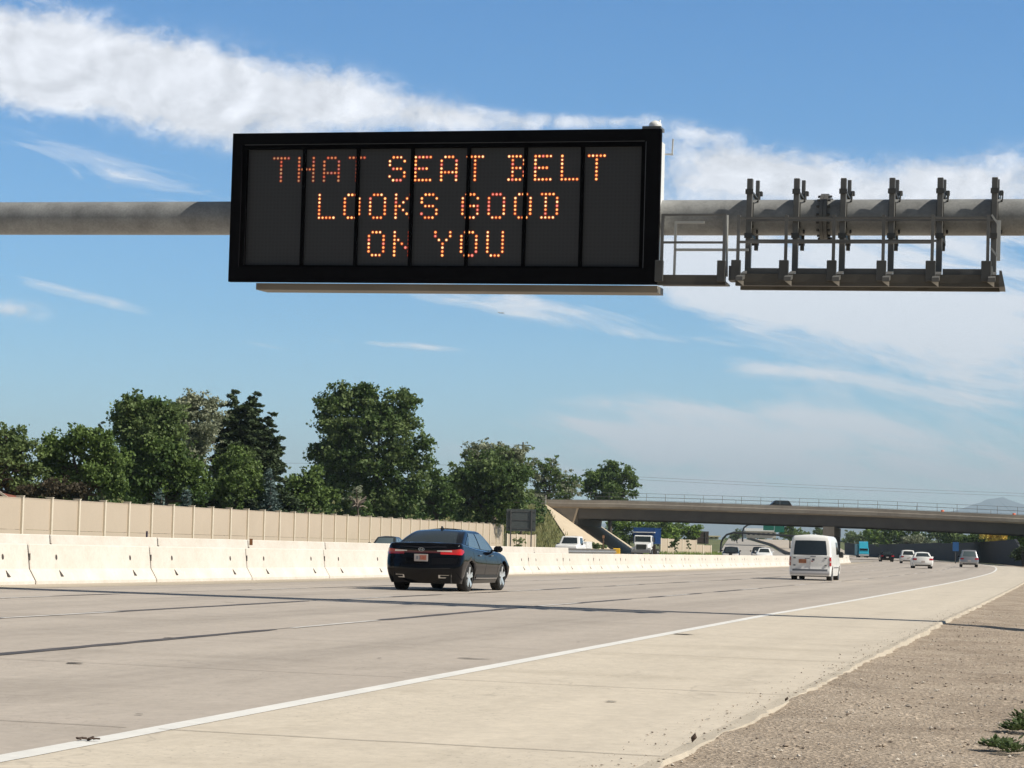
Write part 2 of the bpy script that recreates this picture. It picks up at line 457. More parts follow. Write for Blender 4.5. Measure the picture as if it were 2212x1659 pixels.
# ------------------------------------------------------------------ markings, tar joints
M_white = P('white_marking', (0.80, 0.78, 0.74), 0.7, var=0.16, vscale=1.5, var2=0.10, vscale2=12)
M_worn = P('worn_marking', (0.72, 0.69, 0.66), 0.7, var=0.4, vscale=2.5, vcol=(0.45, 0.42, 0.38))
M_tar = P('tar_seal', (0.055, 0.047, 0.042), 0.6, var=0.5, vscale=1.5, vcol=(0.12, 0.10, 0.09))
M_tar2 = P('tar_seal_worn', (0.17, 0.15, 0.13), 0.7, var=0.4, vscale=0.6, vcol=(0.26, 0.23, 0.20))
def ribbon(mb, p, w, z0, z1, step=0.5, dz=0.004, jit=0.0, seed=0):
    r = np.random.default_rng(seed); n = max(2, int((z1 - z0) / step)); o = len(mb.v); a = 0.0
    for i in range(n + 1):
        z = z0 + (z1 - z0) * i / n
        a = a * 0.8 + r.normal(0, jit); ww = w * (1 + r.normal(0, 0.12 if jit else 0.02))
        if jit and (i == 0 or i == n): ww *= 0.3
        mb.v.append(tuple(road(z, p + a + ww / 2, dz))); mb.v.append(tuple(road(z, p + a - ww / 2, dz)))
    for i in range(n):
        q = o + i * 2; mb.f.append((q + 1, q + 3, q + 2, q)); mb.m.append(0)
mb = MB(); ribbon(mb, 0.0, 0.165, -20, 13.8, 0.25, 0.003, 0.0, 3); ribbon(mb, 0.0, 0.165, 13.8, 420, 0.8, 0.003, 0.0, 4)
struct(mb.build('edge_line', M_white))
mb = MB()
for (p, ph) in ((4.2, -1.6), (7.9, -2.1), (11.6, 3.0)):
    z = -12.0 + ph + 39.0 - 12.2 * 4
    while z < 330:
        if z > 20 or p < 5: ribbon(mb, p, 0.11, z, z + 3.3, 0.4, 0.007, 0.0, int(z) + 99)
        z += 12.2
struct(mb.build('lane_dashes', M_worn))
mb = MB(); r = random.Random(5)
for p, segs in ((4.18, [(-10, 24.9), (28.6, 36.9), (38.8, 46), (48, 55), (57, 66)]),
                (7.9, [(8, 25.6), (26.9, 35.9), (37.0, 44), (46, 57), (60, 66), (70, 77), (81, 90), (93, 108)]),
                (11.6, [(20, 36), (41.5, 44), (46, 52.5), (58, 63)])):
    for k, (a, b) in enumerate(segs): ribbon(mb, p + 0.03, 0.17 if p < 5 else 0.17 if p < 9 else 0.11, a, b, 0.5, 0.005, 0.006, int(p * 10) + k)
struct(mb.build('tar_joints', M_tar))
mb = MB()
for p in (4.2, 7.9, 11.6):
    z = 66.0
    while z < 230:
        L = r.uniform(5, 14); ribbon(mb, p + r.uniform(-.05, .05), 0.12, z, z + L, 1.0, 0.005, 0.01, int(z * 7)); z += L + r.uniform(1.5, 6)
for p, w_ in ((4.18, .05), (7.9, .05), (11.6, .045)): ribbon(mb, p + .07, w_, -10, 150, 0.8, 0.0025, 0.004, int(p * 31))
struct(mb.build('worn_tar_joints', M_tar2))
# transverse joints in the shoulder and lanes
mb = MB()
for z in np.arange(7.2, 130, 5.2):
    for (p0, p1) in ((-3.0, 0.0), (0.2, 4.2), (4.4, 8.15)):
        n = 12; o = len(mb.v)
        for i in range(n + 1):
            p = p0 + (p1 - p0) * i / n; q = road(z, p, 0.0035) + Vector((0, random.gauss(0, .008), 0))
            mb.v.append(tuple(q - Vector((0, .008, 0)))); mb.v.append(tuple(q + Vector((0, .008, 0))))
        for i in range(n):
            a = o + 2 * i; mb.f.append((a, a + 2, a + 3, a + 1)[::-1]); mb.m.append(0)
struct(mb.build('slab_joints', P('slab_joint', (0.34, 0.30, 0.25), 0.9, var=0.3)))
# spalls, patches and stains of irregular outline
def surf(x, y):
    p = (float(np.interp(y, ZS, LAT)) - x) * .967
    return G(y) + 0.0065 * max(-4.0, min(p, 16.0))
def splat(mb, x, y, rx, ry, n=18, dz=0.0045, seed=0, ang=0.0):
    r_ = random.Random(seed); pts = []
    for k in range(n):
        t = 2 * math.pi * k / n; f = 1 + r_.uniform(-.28, .28)
        a, b = rx * f * math.cos(t), ry * f * math.sin(t)
        X = x + a * math.cos(ang) - b * math.sin(ang); Y = y + a * math.sin(ang) + b * math.cos(ang)
        pts.append((X, Y, surf(X, Y) + dz))
    mb.add(pts, [tuple(range(n))])
def gpt(xd, yd, z=0.0):
    d = ray(xd, yd); t = (z - CAMZ) / d.z
    for _ in range(6):
        q = Vector((0, 0, CAMZ)) + d * t; t = (surf(q.x, q.y) + z - CAMZ) / d.z
    return Vector((0, 0, CAMZ)) + d * t
mb = MB()
for k, (xd, yd, rx, ry) in enumerate([(160, 1434, .07, .06), (363, 1379, .05, .07), (1020, 1424, .15, .04), (820, 1423, .02, .03), (1250, 1388, .02, .03), (1320, 1517, .04, .03),
                                      (1475, 1371, .12, .10), (300, 1545, .03, .02), (1795, 1445, .03, .03), (1530, 1555, .015, .02)]):
    q = gpt(xd, yd); splat(mb, q.x, q.y, rx, ry, 14, 0.0085, k, -0.25)
struct(mb.build('dark_patches', P('dark_patch', (0.10, 0.085, 0.07), 0.8, var=0.5, vscale=6)))
# ------------------------------------------------------------------ gravel verge
def verge_h(p, z):
    d = -3.0 - p
    return -0.030 - .035 * ss(18, 32, z) - 0.035 * min(d, 8) + .012 * math.sin(z * 1.9) * math.exp(-d * 3) - 0.02 * max(0, d - 8)
def gravel_noise(x, y):
    return 0.018 * math.sin(x * 2.1 + y * 1.3) * math.sin(y * 1.7 - x * .6) + 0.012 * math.sin(x * 5.3 + 1) * math.sin(y * 4.1 + 2)
mb = MB(); zs = list(np.arange(-12, 60, 0.3)) + list(np.arange(60, 330, 2.0)); ps = list(np.arange(0, 7.01, 0.25)) + [8.5, 10, 13, 18, 26]
for z in zs:
    for d in ps:
        q = road(z, -3.0 - d); q.z = G(q.y) + verge_h(-3.0 - d, z) + (gravel_noise(q.x, q.y) + rng.normal(0, .004)) * (min(1, d / .4)) * (1 if z < 60 else .3); mb.v.append(tuple(q))
n = len(ps)
for i in range(len(zs) - 1):
    for j in range(n - 1):
        a = i * n + j; mb.f.append((a, a + 1, a + n + 1, a + n)); mb.m.append(0)
def gravel_mat():
    m = bpy.data.materials.new('gravel_dirt'); m.use_nodes = True
    T = NT(m.node_tree); b = T.n['Principled BSDF']; b.inputs['Roughness'].default_value = 0.95; b.inputs['Specular IOR Level'].default_value = 0.15
    tc = T.new('ShaderNodeTexCoord'); v = tc.outputs['Object']
    c = T.mix(T.ramp(T.noise(v, 0.9, 5, 0.6), [(0.35, 0), (0.68, 1)]), (0.33, 0.265, 0.205), (0.46, 0.38, 0.30))
    vo = T.new('ShaderNodeTexVoronoi'); vo.inputs['Scale'].default_value = 38; T.link(v, vo.inputs['Vector'])
    hs = T.new('ShaderNodeSeparateColor'); T.link(vo.outputs['Color'], hs.inputs[0])
    g = T.ramp(hs.outputs[0], [(0.0, 0.62), (0.15, 0.9), (0.8, 1.05), (0.92, 1.35), (1.0, 1.5)])
    c = T.mix(1.0, c, g, 'MULTIPLY')
    fi = T.noise(v, 70, 4, 0.7); gg = T.math('MULTIPLY_ADD', T.math('SUBTRACT', fi, .5), .7, 1.0)
    c = T.mix(1.0, c, T.comb(gg, gg, gg), 'MULTIPLY')
    T.link(c, b.inputs['Base Color'])
    bn = T.new('ShaderNodeBump'); bn.inputs['Strength'].default_value = 0.8; bn.inputs['Distance'].default_value = 0.02
    T.link(T.math('ADD', vo.outputs['Distance'], fi), bn.inputs['Height']); T.link(bn.outputs[0], b.inputs['Normal'])
    return m
M_gravel = gravel_mat()
struct(mb.build('gravel_verge', M_gravel, smooth=True))

# loose stones on the verge
def stones(name, cnt, zr, mats, szr, dmax):
    V = []; F = []; MI = []
    ico = [(0, 0, 1), (.9, 0, .25), (.25, .85, .3), (-.75, .5, .25), (-.7, -.55, .3), (.3, -.85, .25), (0, 0, -.5)]
    fa = [(0, 1, 2), (0, 2, 3), (0, 3, 4), (0, 4, 5), (0, 5, 1), (6, 2, 1), (6, 3, 2), (6, 4, 3), (6, 5, 4), (6, 1, 5)]
    base = np.array(ico)
    for k in range(cnt):
        z = zr[0] + (zr[1] - zr[0]) * rng.random() ** 1.7
        d = 0.02 + dmax * rng.random() ** 1.15
        if rng.random() < .10: d = -.38 * rng.random() ** 2.2
        q = road(z, -3.0 - d); s = szr[0] * (szr[1] / szr[0]) ** (rng.random() ** 2.6)
        if d < .25: s *= .6
        pts = base * (s * rng.uniform(.65, 1.3, 3)) * (1 + rng.normal(0, .16, (7, 1)))
        a = rng.random() * 6.28; ca, sa = math.cos(a), math.sin(a)
        X = pts[:, 0] * ca - pts[:, 1] * sa + q.x; Y = pts[:, 0] * sa + pts[:, 1] * ca + q.y
        Z = pts[:, 2] * .7 + (q.z + .005 if d < 0 else G(q.y) + verge_h(-3 - d, z) + gravel_noise(q.x, q.y) * min(1, d / .4)) + s * .1
        o = len(V); V += list(zip(X, Y, Z)); F += [(i + o, j + o, l + o) for i, j, l in fa]; MI += [int(rng.integers(0, len(mats)))] * 10
    me = bpy.data.meshes.new(name); me.from_pydata(V, [], F)
    for m in mats: me.materials.append(m)
    me.polygons.foreach_set('material_index', MI); me.update()
    o = bpy.data.objects.new(name, me); COL.objects.link(o)
    return tag(o, kind='stuff')
SM = [P('stone_tan', (0.42, 0.35, 0.28), .9), P('stone_grey', (0.33, 0.29, 0.25), .9), P('stone_dark', (0.16, 0.125, 0.10), .9), P('stone_pale', (0.56, 0.50, 0.43), .9), P('stone_mid', (0.38, 0.31, 0.25), .9)]
stones('gravel_stones', 24000, (8.5, 50), SM, (0.003, 0.021), 6.0)
# ================================================================== barriers
M_barr = P('barrier_concrete', (0.69, 0.64, 0.585), 0.85, var=0.2, vscale=1.3, vcol=(0.59, 0.535, 0.465), var2=0.15, vscale2=14, bump=0.15, bscale=30)
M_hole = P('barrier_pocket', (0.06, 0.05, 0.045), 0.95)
M_rustplate = P('rusty_plate', (0.30, 0.13, 0.05), 0.8, var=.4, vscale=20)
def jersey(a, b, h, gap=0.05):
    """a, b end points on the ground; returns the mesh objects' maker for one segment"""
    a = Vector(a); b = Vector(b); d = (b - a); L = d.length; t = d / L; nrm = Vector((t.y, -t.x, 0)).normalized()   # towards the camera's side
    k = h / 0.86
    half = [(.31, 0), (.31, .07 * k), (.155, .33 * k), (.095, h - .02), (.075, h)]
    prof = [(x, z) for x, z in half] + [(-x, z) for x, z in reversed(half)]
    return a, t, nrm, L, prof
def barrier_segment(a, b, h, label, group, holes=True, name='concrete_barrier'):
    a, t, nrm, L, prof = jersey(a, b, h)
    root = thing(name, label, 'barrier', tuple((a + t * L / 2)), 0, group)
    base = a + t * L / 2
    mb = MB(); g = 0.03
    ends = [(-L / 2 + g, 1), (-L / 2 + g + .03, 0), (L / 2 - g - .03, 0), (L / 2 - g, 1)]
    rings = []
    for (s, inset) in ends:
        ring = []
        for (x, z) in prof:
            q = t * s + nrm * (x - (0.02 * (1 if x > 0 else -1) if inset else 0)) + Vector((0, 0, z - (0.015 if inset and z > .5 else 0)))
            ring.append(len(mb.v)); mb.v.append(tuple(q))
        rings.append(ring)
    n = len(prof)
    for r0, r1 in zip(rings[:-1], rings[1:]):
        for i in range(n - 1): mb.f.append((r0[i], r0[i + 1], r1[i + 1], r1[i])); mb.m.append(0)
    mb.f.append(tuple(rings[0])); mb.m.append(0); mb.f.append(tuple(reversed(rings[-1]))); mb.m.append(0)
    mb.build('body', M_barr, root)
    k = h / 0.86
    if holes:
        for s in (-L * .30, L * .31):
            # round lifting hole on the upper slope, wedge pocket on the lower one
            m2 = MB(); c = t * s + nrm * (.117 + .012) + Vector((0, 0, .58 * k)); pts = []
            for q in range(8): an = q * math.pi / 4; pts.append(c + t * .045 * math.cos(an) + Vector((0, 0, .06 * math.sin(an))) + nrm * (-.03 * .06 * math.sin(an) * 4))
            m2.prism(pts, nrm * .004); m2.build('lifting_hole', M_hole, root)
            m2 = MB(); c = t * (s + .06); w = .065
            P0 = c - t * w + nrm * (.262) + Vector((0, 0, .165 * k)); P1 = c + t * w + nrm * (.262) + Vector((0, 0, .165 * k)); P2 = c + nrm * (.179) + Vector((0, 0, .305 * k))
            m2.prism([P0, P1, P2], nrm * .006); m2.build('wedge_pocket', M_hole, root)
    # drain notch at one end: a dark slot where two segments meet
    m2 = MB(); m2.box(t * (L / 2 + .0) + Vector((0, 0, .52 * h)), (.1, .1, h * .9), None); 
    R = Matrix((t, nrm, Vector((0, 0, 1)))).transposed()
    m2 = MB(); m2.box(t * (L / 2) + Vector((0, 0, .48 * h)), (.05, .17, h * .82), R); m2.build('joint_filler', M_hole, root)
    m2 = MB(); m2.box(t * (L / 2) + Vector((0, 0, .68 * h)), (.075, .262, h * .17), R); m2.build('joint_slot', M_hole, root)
    return root
def proj(q):
    v = R3.transposed() @ (Vector(q) - Vector((0, 0, CAMZ))); return 1106 + 4590 * v.x / -v.z, 829.5 - 4590 * v.y / -v.z
SEG = 6.1
k = 0; z = FRONT_Z0
while z < 232:
    z2 = z + SEG * 0.967
    a = road(z, BARR_P); b = road(z2, BARR_P)
    xa, ya = proj(a)
    if proj(b)[0] > -40 and ya < 5000:
        ORD = ['first', 'second', 'third', 'fourth', 'fifth', 'sixth', 'seventh', 'eighth', 'ninth', 'tenth', 'eleventh', 'twelfth', 'thirteenth', 'fourteenth', 'fifteenth', 'sixteenth', 'seventeenth', 'eighteenth', 'nineteenth', 'twentieth']
        ORD += ['twenty-' + o for o in ORD[:9]] + ['thirtieth'] + ['thirty-' + o for o in ORD[:9]] + ['fortieth']
        if k < 0: lab = ['pale concrete road barrier cut by the left edge of the photo', 'long pale road barrier between the first and second joints from the left', 'pale road barrier between the second and third joints, below the rusty plate', 'pale road barrier segment just left of the black sedan'][k]
        else: lab = ('pale concrete barrier cut by the left edge of the photo, first of the front row' if k == 0 else 'pale barrier of the front median row, %s segment from the left edge' % ORD[k])
        barrier_segment(a, b, .84, lab, 'concrete median barrier along the left shoulder')
        k += 1
    z = z2
BARR_END = road(z, BARR_P)
# second, taller line of barrier that drifts towards the first one
bp = [Vector((-17.2, 49, 0)), Vector((-14.0, 58, 0)), Vector((-7.0, 77, 0)), Vector((-1.9, 91, 0)), Vector((2.9, 106.5, 0))]
def along(pts, s):
    for a, b in zip(pts[:-1], pts[1:]):
        L = (b - a).length
        if s <= L: return a + (b - a) * s / L
        s -= L
    return pts[-1] + (pts[-1] - pts[-2]).normalized() * s
tot = sum((b - a).length for a, b in zip(bp[:-1], bp[1:]))
s = 0; k = 0
while s + SEG <= tot + 1:
    a, b = along(bp, s), along(bp, s + SEG)
    for q in (a, b): q.z = G(q.y) + .13
    barrier_segment(a, b, 1.06, 'taller barrier of the back row, %s segment from the left, seen over the front row' % ORD[k], 'taller barrier line behind the median barrier', holes=False)
    s += SEG; k += 1
# thrie-beam guardrail end with yellow nose
root = thing('guardrail', 'ribbed grey guardrail with a yellow end plate above the median barrier', 'guardrail', (5.0, 114.0, G(114) + .1))
mb = MB(); A = Vector((-2.4, -8, 0)); B = Vector((1.25, 9.5, 0))
n = (B - A).normalized(); nr = Vector((n.y, -n.x, 0))
prof = []
for i in range(25):
    zf = .55 + .51 * i / 24; prof.append((.045 * math.cos(i / 24 * 6 * math.pi), zf))
for e in range(2):
    q = (A, B)[e]
    for x, zf in prof: mb.v.append(tuple(q + nr * x + Vector((0, 0, zf))))
for i in range(24): mb.f.append((i, i + 25, i + 26, i + 1)); mb.m.append(0)
mb.build('rail', P('galvanised_rail', (0.42, 0.40, 0.37), 0.45, 0.6, var=.2, vscale=3), root, smooth=True)
for i in range(6):
    q = A + (B - A) * i / 5; mb = MB(); mb.box(q - nr * .12 + Vector((0, 0, .5)), (.15, .12, 1.0)); mb.build('post', P('guard_post', (.25, .22, .19), .8), root)
mb = MB(); mb.box(B + n * .15 + Vector((0, 0, .62)), (.42, .12, 1.0), None, 0, .03); mb.build('end_plate', P('yellow_paint', (.85, .50, .04), .5), root)

# ================================================================== sound wall on the left
M_panel = P('sound_wall_panel', (0.52, 0.43, 0.335), 0.9, var=0.10, vscale=0.25, vcol=(0.48, 0.395, 0.305), var2=0.05, vscale2=6, bump=.1, bscale=8)
M_post = P('sound_wall_post', (0.72, 0.64, 0.52), 0.9, var=.1, vscale=2)
def wall_x(n):   # post positions along the wall
    return n
W0 = at(41, 1155, 130.0); W0.z = 0; xv = 1950.0
SP = 4.57; dirw = Vector(((xv - 1106) / 4590.0, 1, 0)).normalized()
root = thing('sound_wall', 'long cream concrete sound wall with pale posts behind the barriers', 'wall', (W0.x, W0.y, 0))
nrm = Vector((dirw.y, -dirw.x, 0))
Rw = Matrix((dirw, nrm, Vector((0, 0, 1)))).transposed()
for n in range(-2, 36):
    q = dirw * (SP * n); zz = W0.y + q.y; base = 0.1 + .5 * max(0, (zz - 130) / 160)
    top = 3.36 + (0.62) * (zz - 130) / 159.0
    low = n >= 35
    if n < 35 or True:
        mb = MB(); h = (top if n < 36 else 2.9) + .10; mb.box(q + Vector((0, 0, h / 2)), (.20, .46, h), Rw, 0, .02)
        mb.box(q + Vector((0, 0, h + .03)), (.24, .50, .06), Rw)
        mb.build('post', M_post, root)
    if n < 35:
        mb = MB(); c = q + dirw * SP / 2
        mb.box(c + Vector((0, 0, .72)), (SP - .2, .22, 1.44), Rw); mb.box(c + Vector((0, 0, 1.46 + (top - 1.46) / 2)), (SP - .2, .17, top - 1.46), Rw)
        mb.box(c + Vector((0, 0, top + .02)), (SP - .2, .20, .05), Rw)
        mb.build('panel', M_panel, root)
# lower wall stub after the step, and far walls beyond the bridge
def plain_wall(x0, x1, z0, z1, h0, h1, npan, label, lum=1.0, base=0.2):
    a = at(x0, 1180, z0); b = at(x1, 1180, z1); a.z = b.z = 0
    d = b - a; L = d.length; t = d / L; nr = Vector((t.y, -t.x, 0)); R = Matrix((t, nr, Vector((0, 0, 1)))).transposed()
    root = thing('sound_wall', label, 'wall', (a.x, a.y, 0))
    for i in range(npan):
        h = h0 + (h1 - h0) * i / max(1, npan - 1)
        mb = MB(); mb.box(t * (L * (i + .5) / npan) + Vector((0, 0, h / 2)), (L / npan - .3, .2, h), R); mb.build('panel', M_panel, root)
    for i in range(npan + 1):
        h = h0 + (h1 - h0) * min(1, i / max(1, npan - 1)) + .1
        mb = MB(); mb.box(t * (L * i / npan) + Vector((0, 0, h / 2)), (.28, .4, h), R); mb.build('post', M_post, root)
plain_wall(1093, 1154, 290, 300, 2.75, 2.75, 3, 'short lower stretch of cream wall behind the dark sign back')
plain_wall(1426, 1503, 420, 436, 3.3, 3.2, 5, 'cream wall with dark creeper beyond the bridge, right of the blue dump truck')
plain_wall(1500, 1535, 436, 442, 2.3, 2.2, 2, 'low cream wall below the dark sign board beyond the bridge')

# ================================================================== opposite carriageway, grass
def poly_sheet(name, rows, mat, dz=0.0, sub=3):
    """rows: (y, x0, x1)"""
    mb = MB(); R_ = []
    for (y0, a0, b0), (y1, a1, b1) in zip(rows[:-1], rows[1:]):
        m = max(1, int((y1 - y0) / 10))
        for i in range(m): f = i / m; R_.append((y0 + (y1 - y0) * f, a0 + (a1 - a0) * f, b0 + (b1 - b0) * f))
    R_.append(rows[-1])
    for (y, a, b) in R_:
        for j in range(sub + 1): mb.v.append((a + (b - a) * j / sub, y, G(y) + dz))
    n = sub + 1
    for i in range(len(R_) - 1):
        for j in range(sub): q = i * n + j; mb.f.append((q, q + 1, q + n + 1, q + n)); mb.m.append(0)
    return struct(mb.build(name, mat, smooth=True))
M_far = P('far_concrete', (0.40, 0.365, 0.325), 0.9, var=.14, vscale=.08, var2=.06, vscale2=2)
M_far2 = P('far_concrete_warm', (0.50, 0.43, 0.35), 0.9, var=.14, vscale=.08)
poly_sheet('opposite_carriageway', [(-40, -60, -17), (20, -52, -17.0), (60, -43, -6.3), (130, -27, 12), (200, -14.5, 29), (290, 2.5, 50), (350, 20, 57), (420, 40, 66), (600, 58, 78), (700, 70, 89), (800, 81, 97.5), (900, 93, 100), (930, 96, 100)], M_far, 0.125)
poly_sheet('uphill_carriageway', [(560, 77.5, 96), (600, 80, 100), (700, 91, 112), (800, 100, 124), (900, 103, 138), (930, 104, 140)], M_far2, 0.10)
M_grass = P('verge_grass', (0.13, 0.17, 0.05), 0.95, var=.5, vscale=.35, vcol=(0.20, 0.19, 0.09), var2=.3, vscale2=3, spec=.1)
poly_sheet('grass_verge', [(380, 14, 41), (420, 22, 41.5), (500, 30, 49), (600, 40, 58.5)], M_grass, 0.10)
poly_sheet('left_grass_verge', [(200, -18, -13.5), (290, -1.5, 3.5), (345, 4, 20.5)], M_grass, 0.16)
# low dark wall between the uphill carriageways, its shadow put into the colour
pts = [(560, 77.6), (600, 78.9), (700, 90), (800, 98.8), (900, 101.5)]
mb = MB()
for (y0, x0), (y1, x1) in zip(pts[:-1], pts[1:]):
    mb.bar((x0, y0, G(y0) + .45), (x1, y1, G(y1) + .45), .5, .9)
tag(mb.build('divider_wall', P('shadow_dark_wall', (.16, .12, .09), .9, var=.4, vscale=.1)), 'dark low wall dividing the carriageways on the far hill', 'wall')

# ================================================================== dark wall on the right
M_darkwall = P('dark_wall', (0.024, 0.023, 0.024), 0.9, var=.3, vscale=.3, var2=.15, vscale2=3)
def wtop(z): return 3.45 + (0.15 if z > 420 else 0)
root = thing('noise_wall', 'long dark grey noise wall curving along the right shoulder', 'wall', tuple(road(276, -3.7)))
zp = [262, 268, 274, 280, 290, 300] + list(range(315, 690, 15)); prev = None
o0 = Vector(root.location)
for i, (za, zb) in enumerate(zip(zp[:-1], zp[1:])):
    a, b = road(za, -3.9), road(zb, -3.9)
    h = {0: 1.9, 1: 2.4, 2: 3.0}.get(i, wtop(za))
    d = (b - a).normalized(); nr = Vector((d.y, -d.x, 0))
    mb = MB(); poly = [a - o0, b - o0, b - o0 + Vector((0, 0, h + (0.5 if i < 3 else 0))), a - o0 + Vector((0, 0, h))]
    mb.prism(poly, nr * .3); mb.build('panel', M_darkwall, root)

# ================================================================== road bridge with its embankment
M_emb = P('embankment_grass', (0.125, 0.15, 0.055), .95, var=.5, vscale=.5, vcol=(.19, .17, .085), var2=.35, vscale2=2.5, spec=.1)
M_pave = P('slope_paving', (0.60, 0.50, 0.37), .9, var=.12, vscale=.6, var2=.06, vscale2=5)
def emb_h(x, y):
    yy = min(max(y, 352), 381); xt = 5.8 + .2 * (y - 352) if y > 352 else 5.8
    dx = max(0, x - xt) * .66; dy = max(0, 352 - y) * .30 + max(0, y - 381) * .5
    return 8.1 - math.hypot(dx, dy)
mb = MB(); X = list(np.arange(-90, 30, 1.5)); Y = list(np.arange(318, 402, 1.5))
for y in Y:
    for x in X:
        h = emb_h(x, y); h = min(h, 8.1); mb.v.append((x, y, max(G(y) - .6, h + .05 * math.sin(x * 1.3) * math.sin(y)) if h > -0.5 else G(y) - .6))
n = len(X)
for i in range(len(Y) - 1):
    for j in range(n - 1): a = i * n + j; mb.f.append((a, a + 1, a + n + 1, a + n)); mb.m.append(0)
struct(mb.build('embankment', M_emb, smooth=True))
# sunlit concrete slope paving: a fan down from the wing wall, and the strip below the deck
mb = MB(); rows = []
for i in range(30):
    f = i / 29; y = 325 + (402 - 325) * f
    xt = 5.8 + .2 * (y - 352) if y > 352 else 5.8
    row = []
    for j in range(13):
        g = j / 12
        if y < 352:   # cone: bearing limits
            lo = 5.8 + (11 - 5.8) * (352 - y) / 27.0; hi = lo
            hi = 5.8 + 11.9 * math.sqrt(max(0, 1 - ((352 - y) / 27.2) ** 2)) ; x = lo + (max(hi, lo + .02) - lo) * g
        else: x = xt + 12.2 * g
        row.append((x, y, max(emb_h(x, y), -0.1) + .16))
    rows.append(row)
for r_ in rows: mb.v += r_
for i in range(29):
    for j in range(12): a = i * 13 + j; mb.f.append((a, a + 1, a + 14, a + 13)); mb.m.append(0)
struct(mb.build('slope_paving', M_pave, smooth=True))

bridge = thing('road_bridge', 'concrete road bridge on a wall pier crossing the motorway', 'bridge', (52, 343, 0))
BO = Vector((52, 343, 0))
M_par = P('bridge_parapet', (0.43, 0.385, 0.33), .9, var=.4, vscale=.16, vcol=(.27, .235, .20), var2=.2, vscale2=1.5)
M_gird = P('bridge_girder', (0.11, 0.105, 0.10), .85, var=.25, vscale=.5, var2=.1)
M_abut = P('abutment_concrete', (0.26, 0.245, 0.225), .9, var=.2, vscale=.6)
BX = [6.4, 18.6, 28, 58, 82, 130, 170]; BZ = [8.98, 9.03, 8.92, 8.47, 7.8, 6.1, 4.5]
def bl(x): return 352 - .22 * (x - 11)
def bt(x): return float(np.interp(x, BX, BZ))
bv = Vector((.2, 1, 0)).normalized()                  # across the deck
def bpt(x, off, z): return Vector((x, bl(x), z)) + bv * off - BO
def long_beam(mb, xs, prof, mi=0):
    """prof: closed list of (offset across, z below the top)"""
    o = len(mb.v); n = len(prof)
    for x in xs:
        for (w, dz) in prof: mb.v.append(tuple(bpt(x, w, bt(x) + dz)))
    for i in range(len(xs) - 1):
        for k in range(n): mb.f.append((o + i * n + k, o + i * n + (k + 1) % n, o + (i + 1) * n + (k + 1) % n, o + (i + 1) * n + k)); mb.m.append(mi)
    mb.f.append(tuple(o + k for k in reversed(range(n)))); mb.f.append(tuple(o + (len(xs) - 1) * n + k for k in range(n))); mb.m += [mi, mi]
xsA = list(np.arange(6.4, 160, 4.0))
mb = MB(); long_beam(mb, xsA, [(-.12, -1.14), (.30, -1.14), (.22, -.02), (-.02, 0), (-.06, -.5), (-.12, -.62)]); mb.build('parapet', M_par, bridge)
mb = MB(); long_beam(mb, xsA, [(27.3, -1.14), (28.0, -1.14), (28.0, 0), (27.5, 0)]); mb.build('parapet', M_par, bridge)
mb = MB(); long_beam(mb, xsA, [(-.02, -1.37), (28, -1.37), (28, -1.146), (-.02, -1.146)]); mb.build('deck', P('deck_edge', (.42, .34, .25), .9, var=.35, vscale=.4), bridge)
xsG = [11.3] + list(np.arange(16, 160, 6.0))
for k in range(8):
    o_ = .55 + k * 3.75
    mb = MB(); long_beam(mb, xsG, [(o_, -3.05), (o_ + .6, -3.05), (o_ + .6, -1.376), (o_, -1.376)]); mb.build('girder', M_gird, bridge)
# pier: a wall along the road with a paler cap
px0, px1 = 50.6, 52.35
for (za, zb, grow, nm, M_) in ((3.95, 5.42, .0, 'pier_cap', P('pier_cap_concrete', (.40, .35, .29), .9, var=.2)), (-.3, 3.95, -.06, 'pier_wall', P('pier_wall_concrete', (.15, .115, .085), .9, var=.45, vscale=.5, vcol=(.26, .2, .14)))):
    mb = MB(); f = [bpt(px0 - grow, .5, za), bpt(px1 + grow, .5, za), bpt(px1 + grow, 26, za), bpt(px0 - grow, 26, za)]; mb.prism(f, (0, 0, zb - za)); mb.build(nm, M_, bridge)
# wing wall and abutment face
mb = MB(); mb.prism([bpt(5.6, .3, 7.2), bpt(5.0, .3, 7.88), bpt(11.25, .3, 7.88), bpt(10.4, .3, 4.9)], bv * .5); mb.build('wing_wall', M_abut, bridge)
mb = MB(); mb.prism([bpt(10.35, .16, 4.9), bpt(10.65, .16, 4.9), bpt(11.5, .16, 7.86), bpt(11.2, .16, 7.86)], bv * .2); mb.build('wing_wall_edge', P('pale_edge', (.50, .43, .34), .9), bridge)
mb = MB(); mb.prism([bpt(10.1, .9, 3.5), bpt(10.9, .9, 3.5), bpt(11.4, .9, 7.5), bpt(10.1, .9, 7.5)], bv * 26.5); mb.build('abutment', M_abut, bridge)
# left end of the parapet slopes down
mb = MB(); mb.prism([bpt(3.4, -.1, 7.9), bpt(6.4, -.1, 7.9), bpt(6.4, -.1, 8.97), bpt(5.6, -.1, 8.9), bpt(3.4, -.1, 8.1)], bv * .35); mb.build('parapet_end', M_par, bridge)
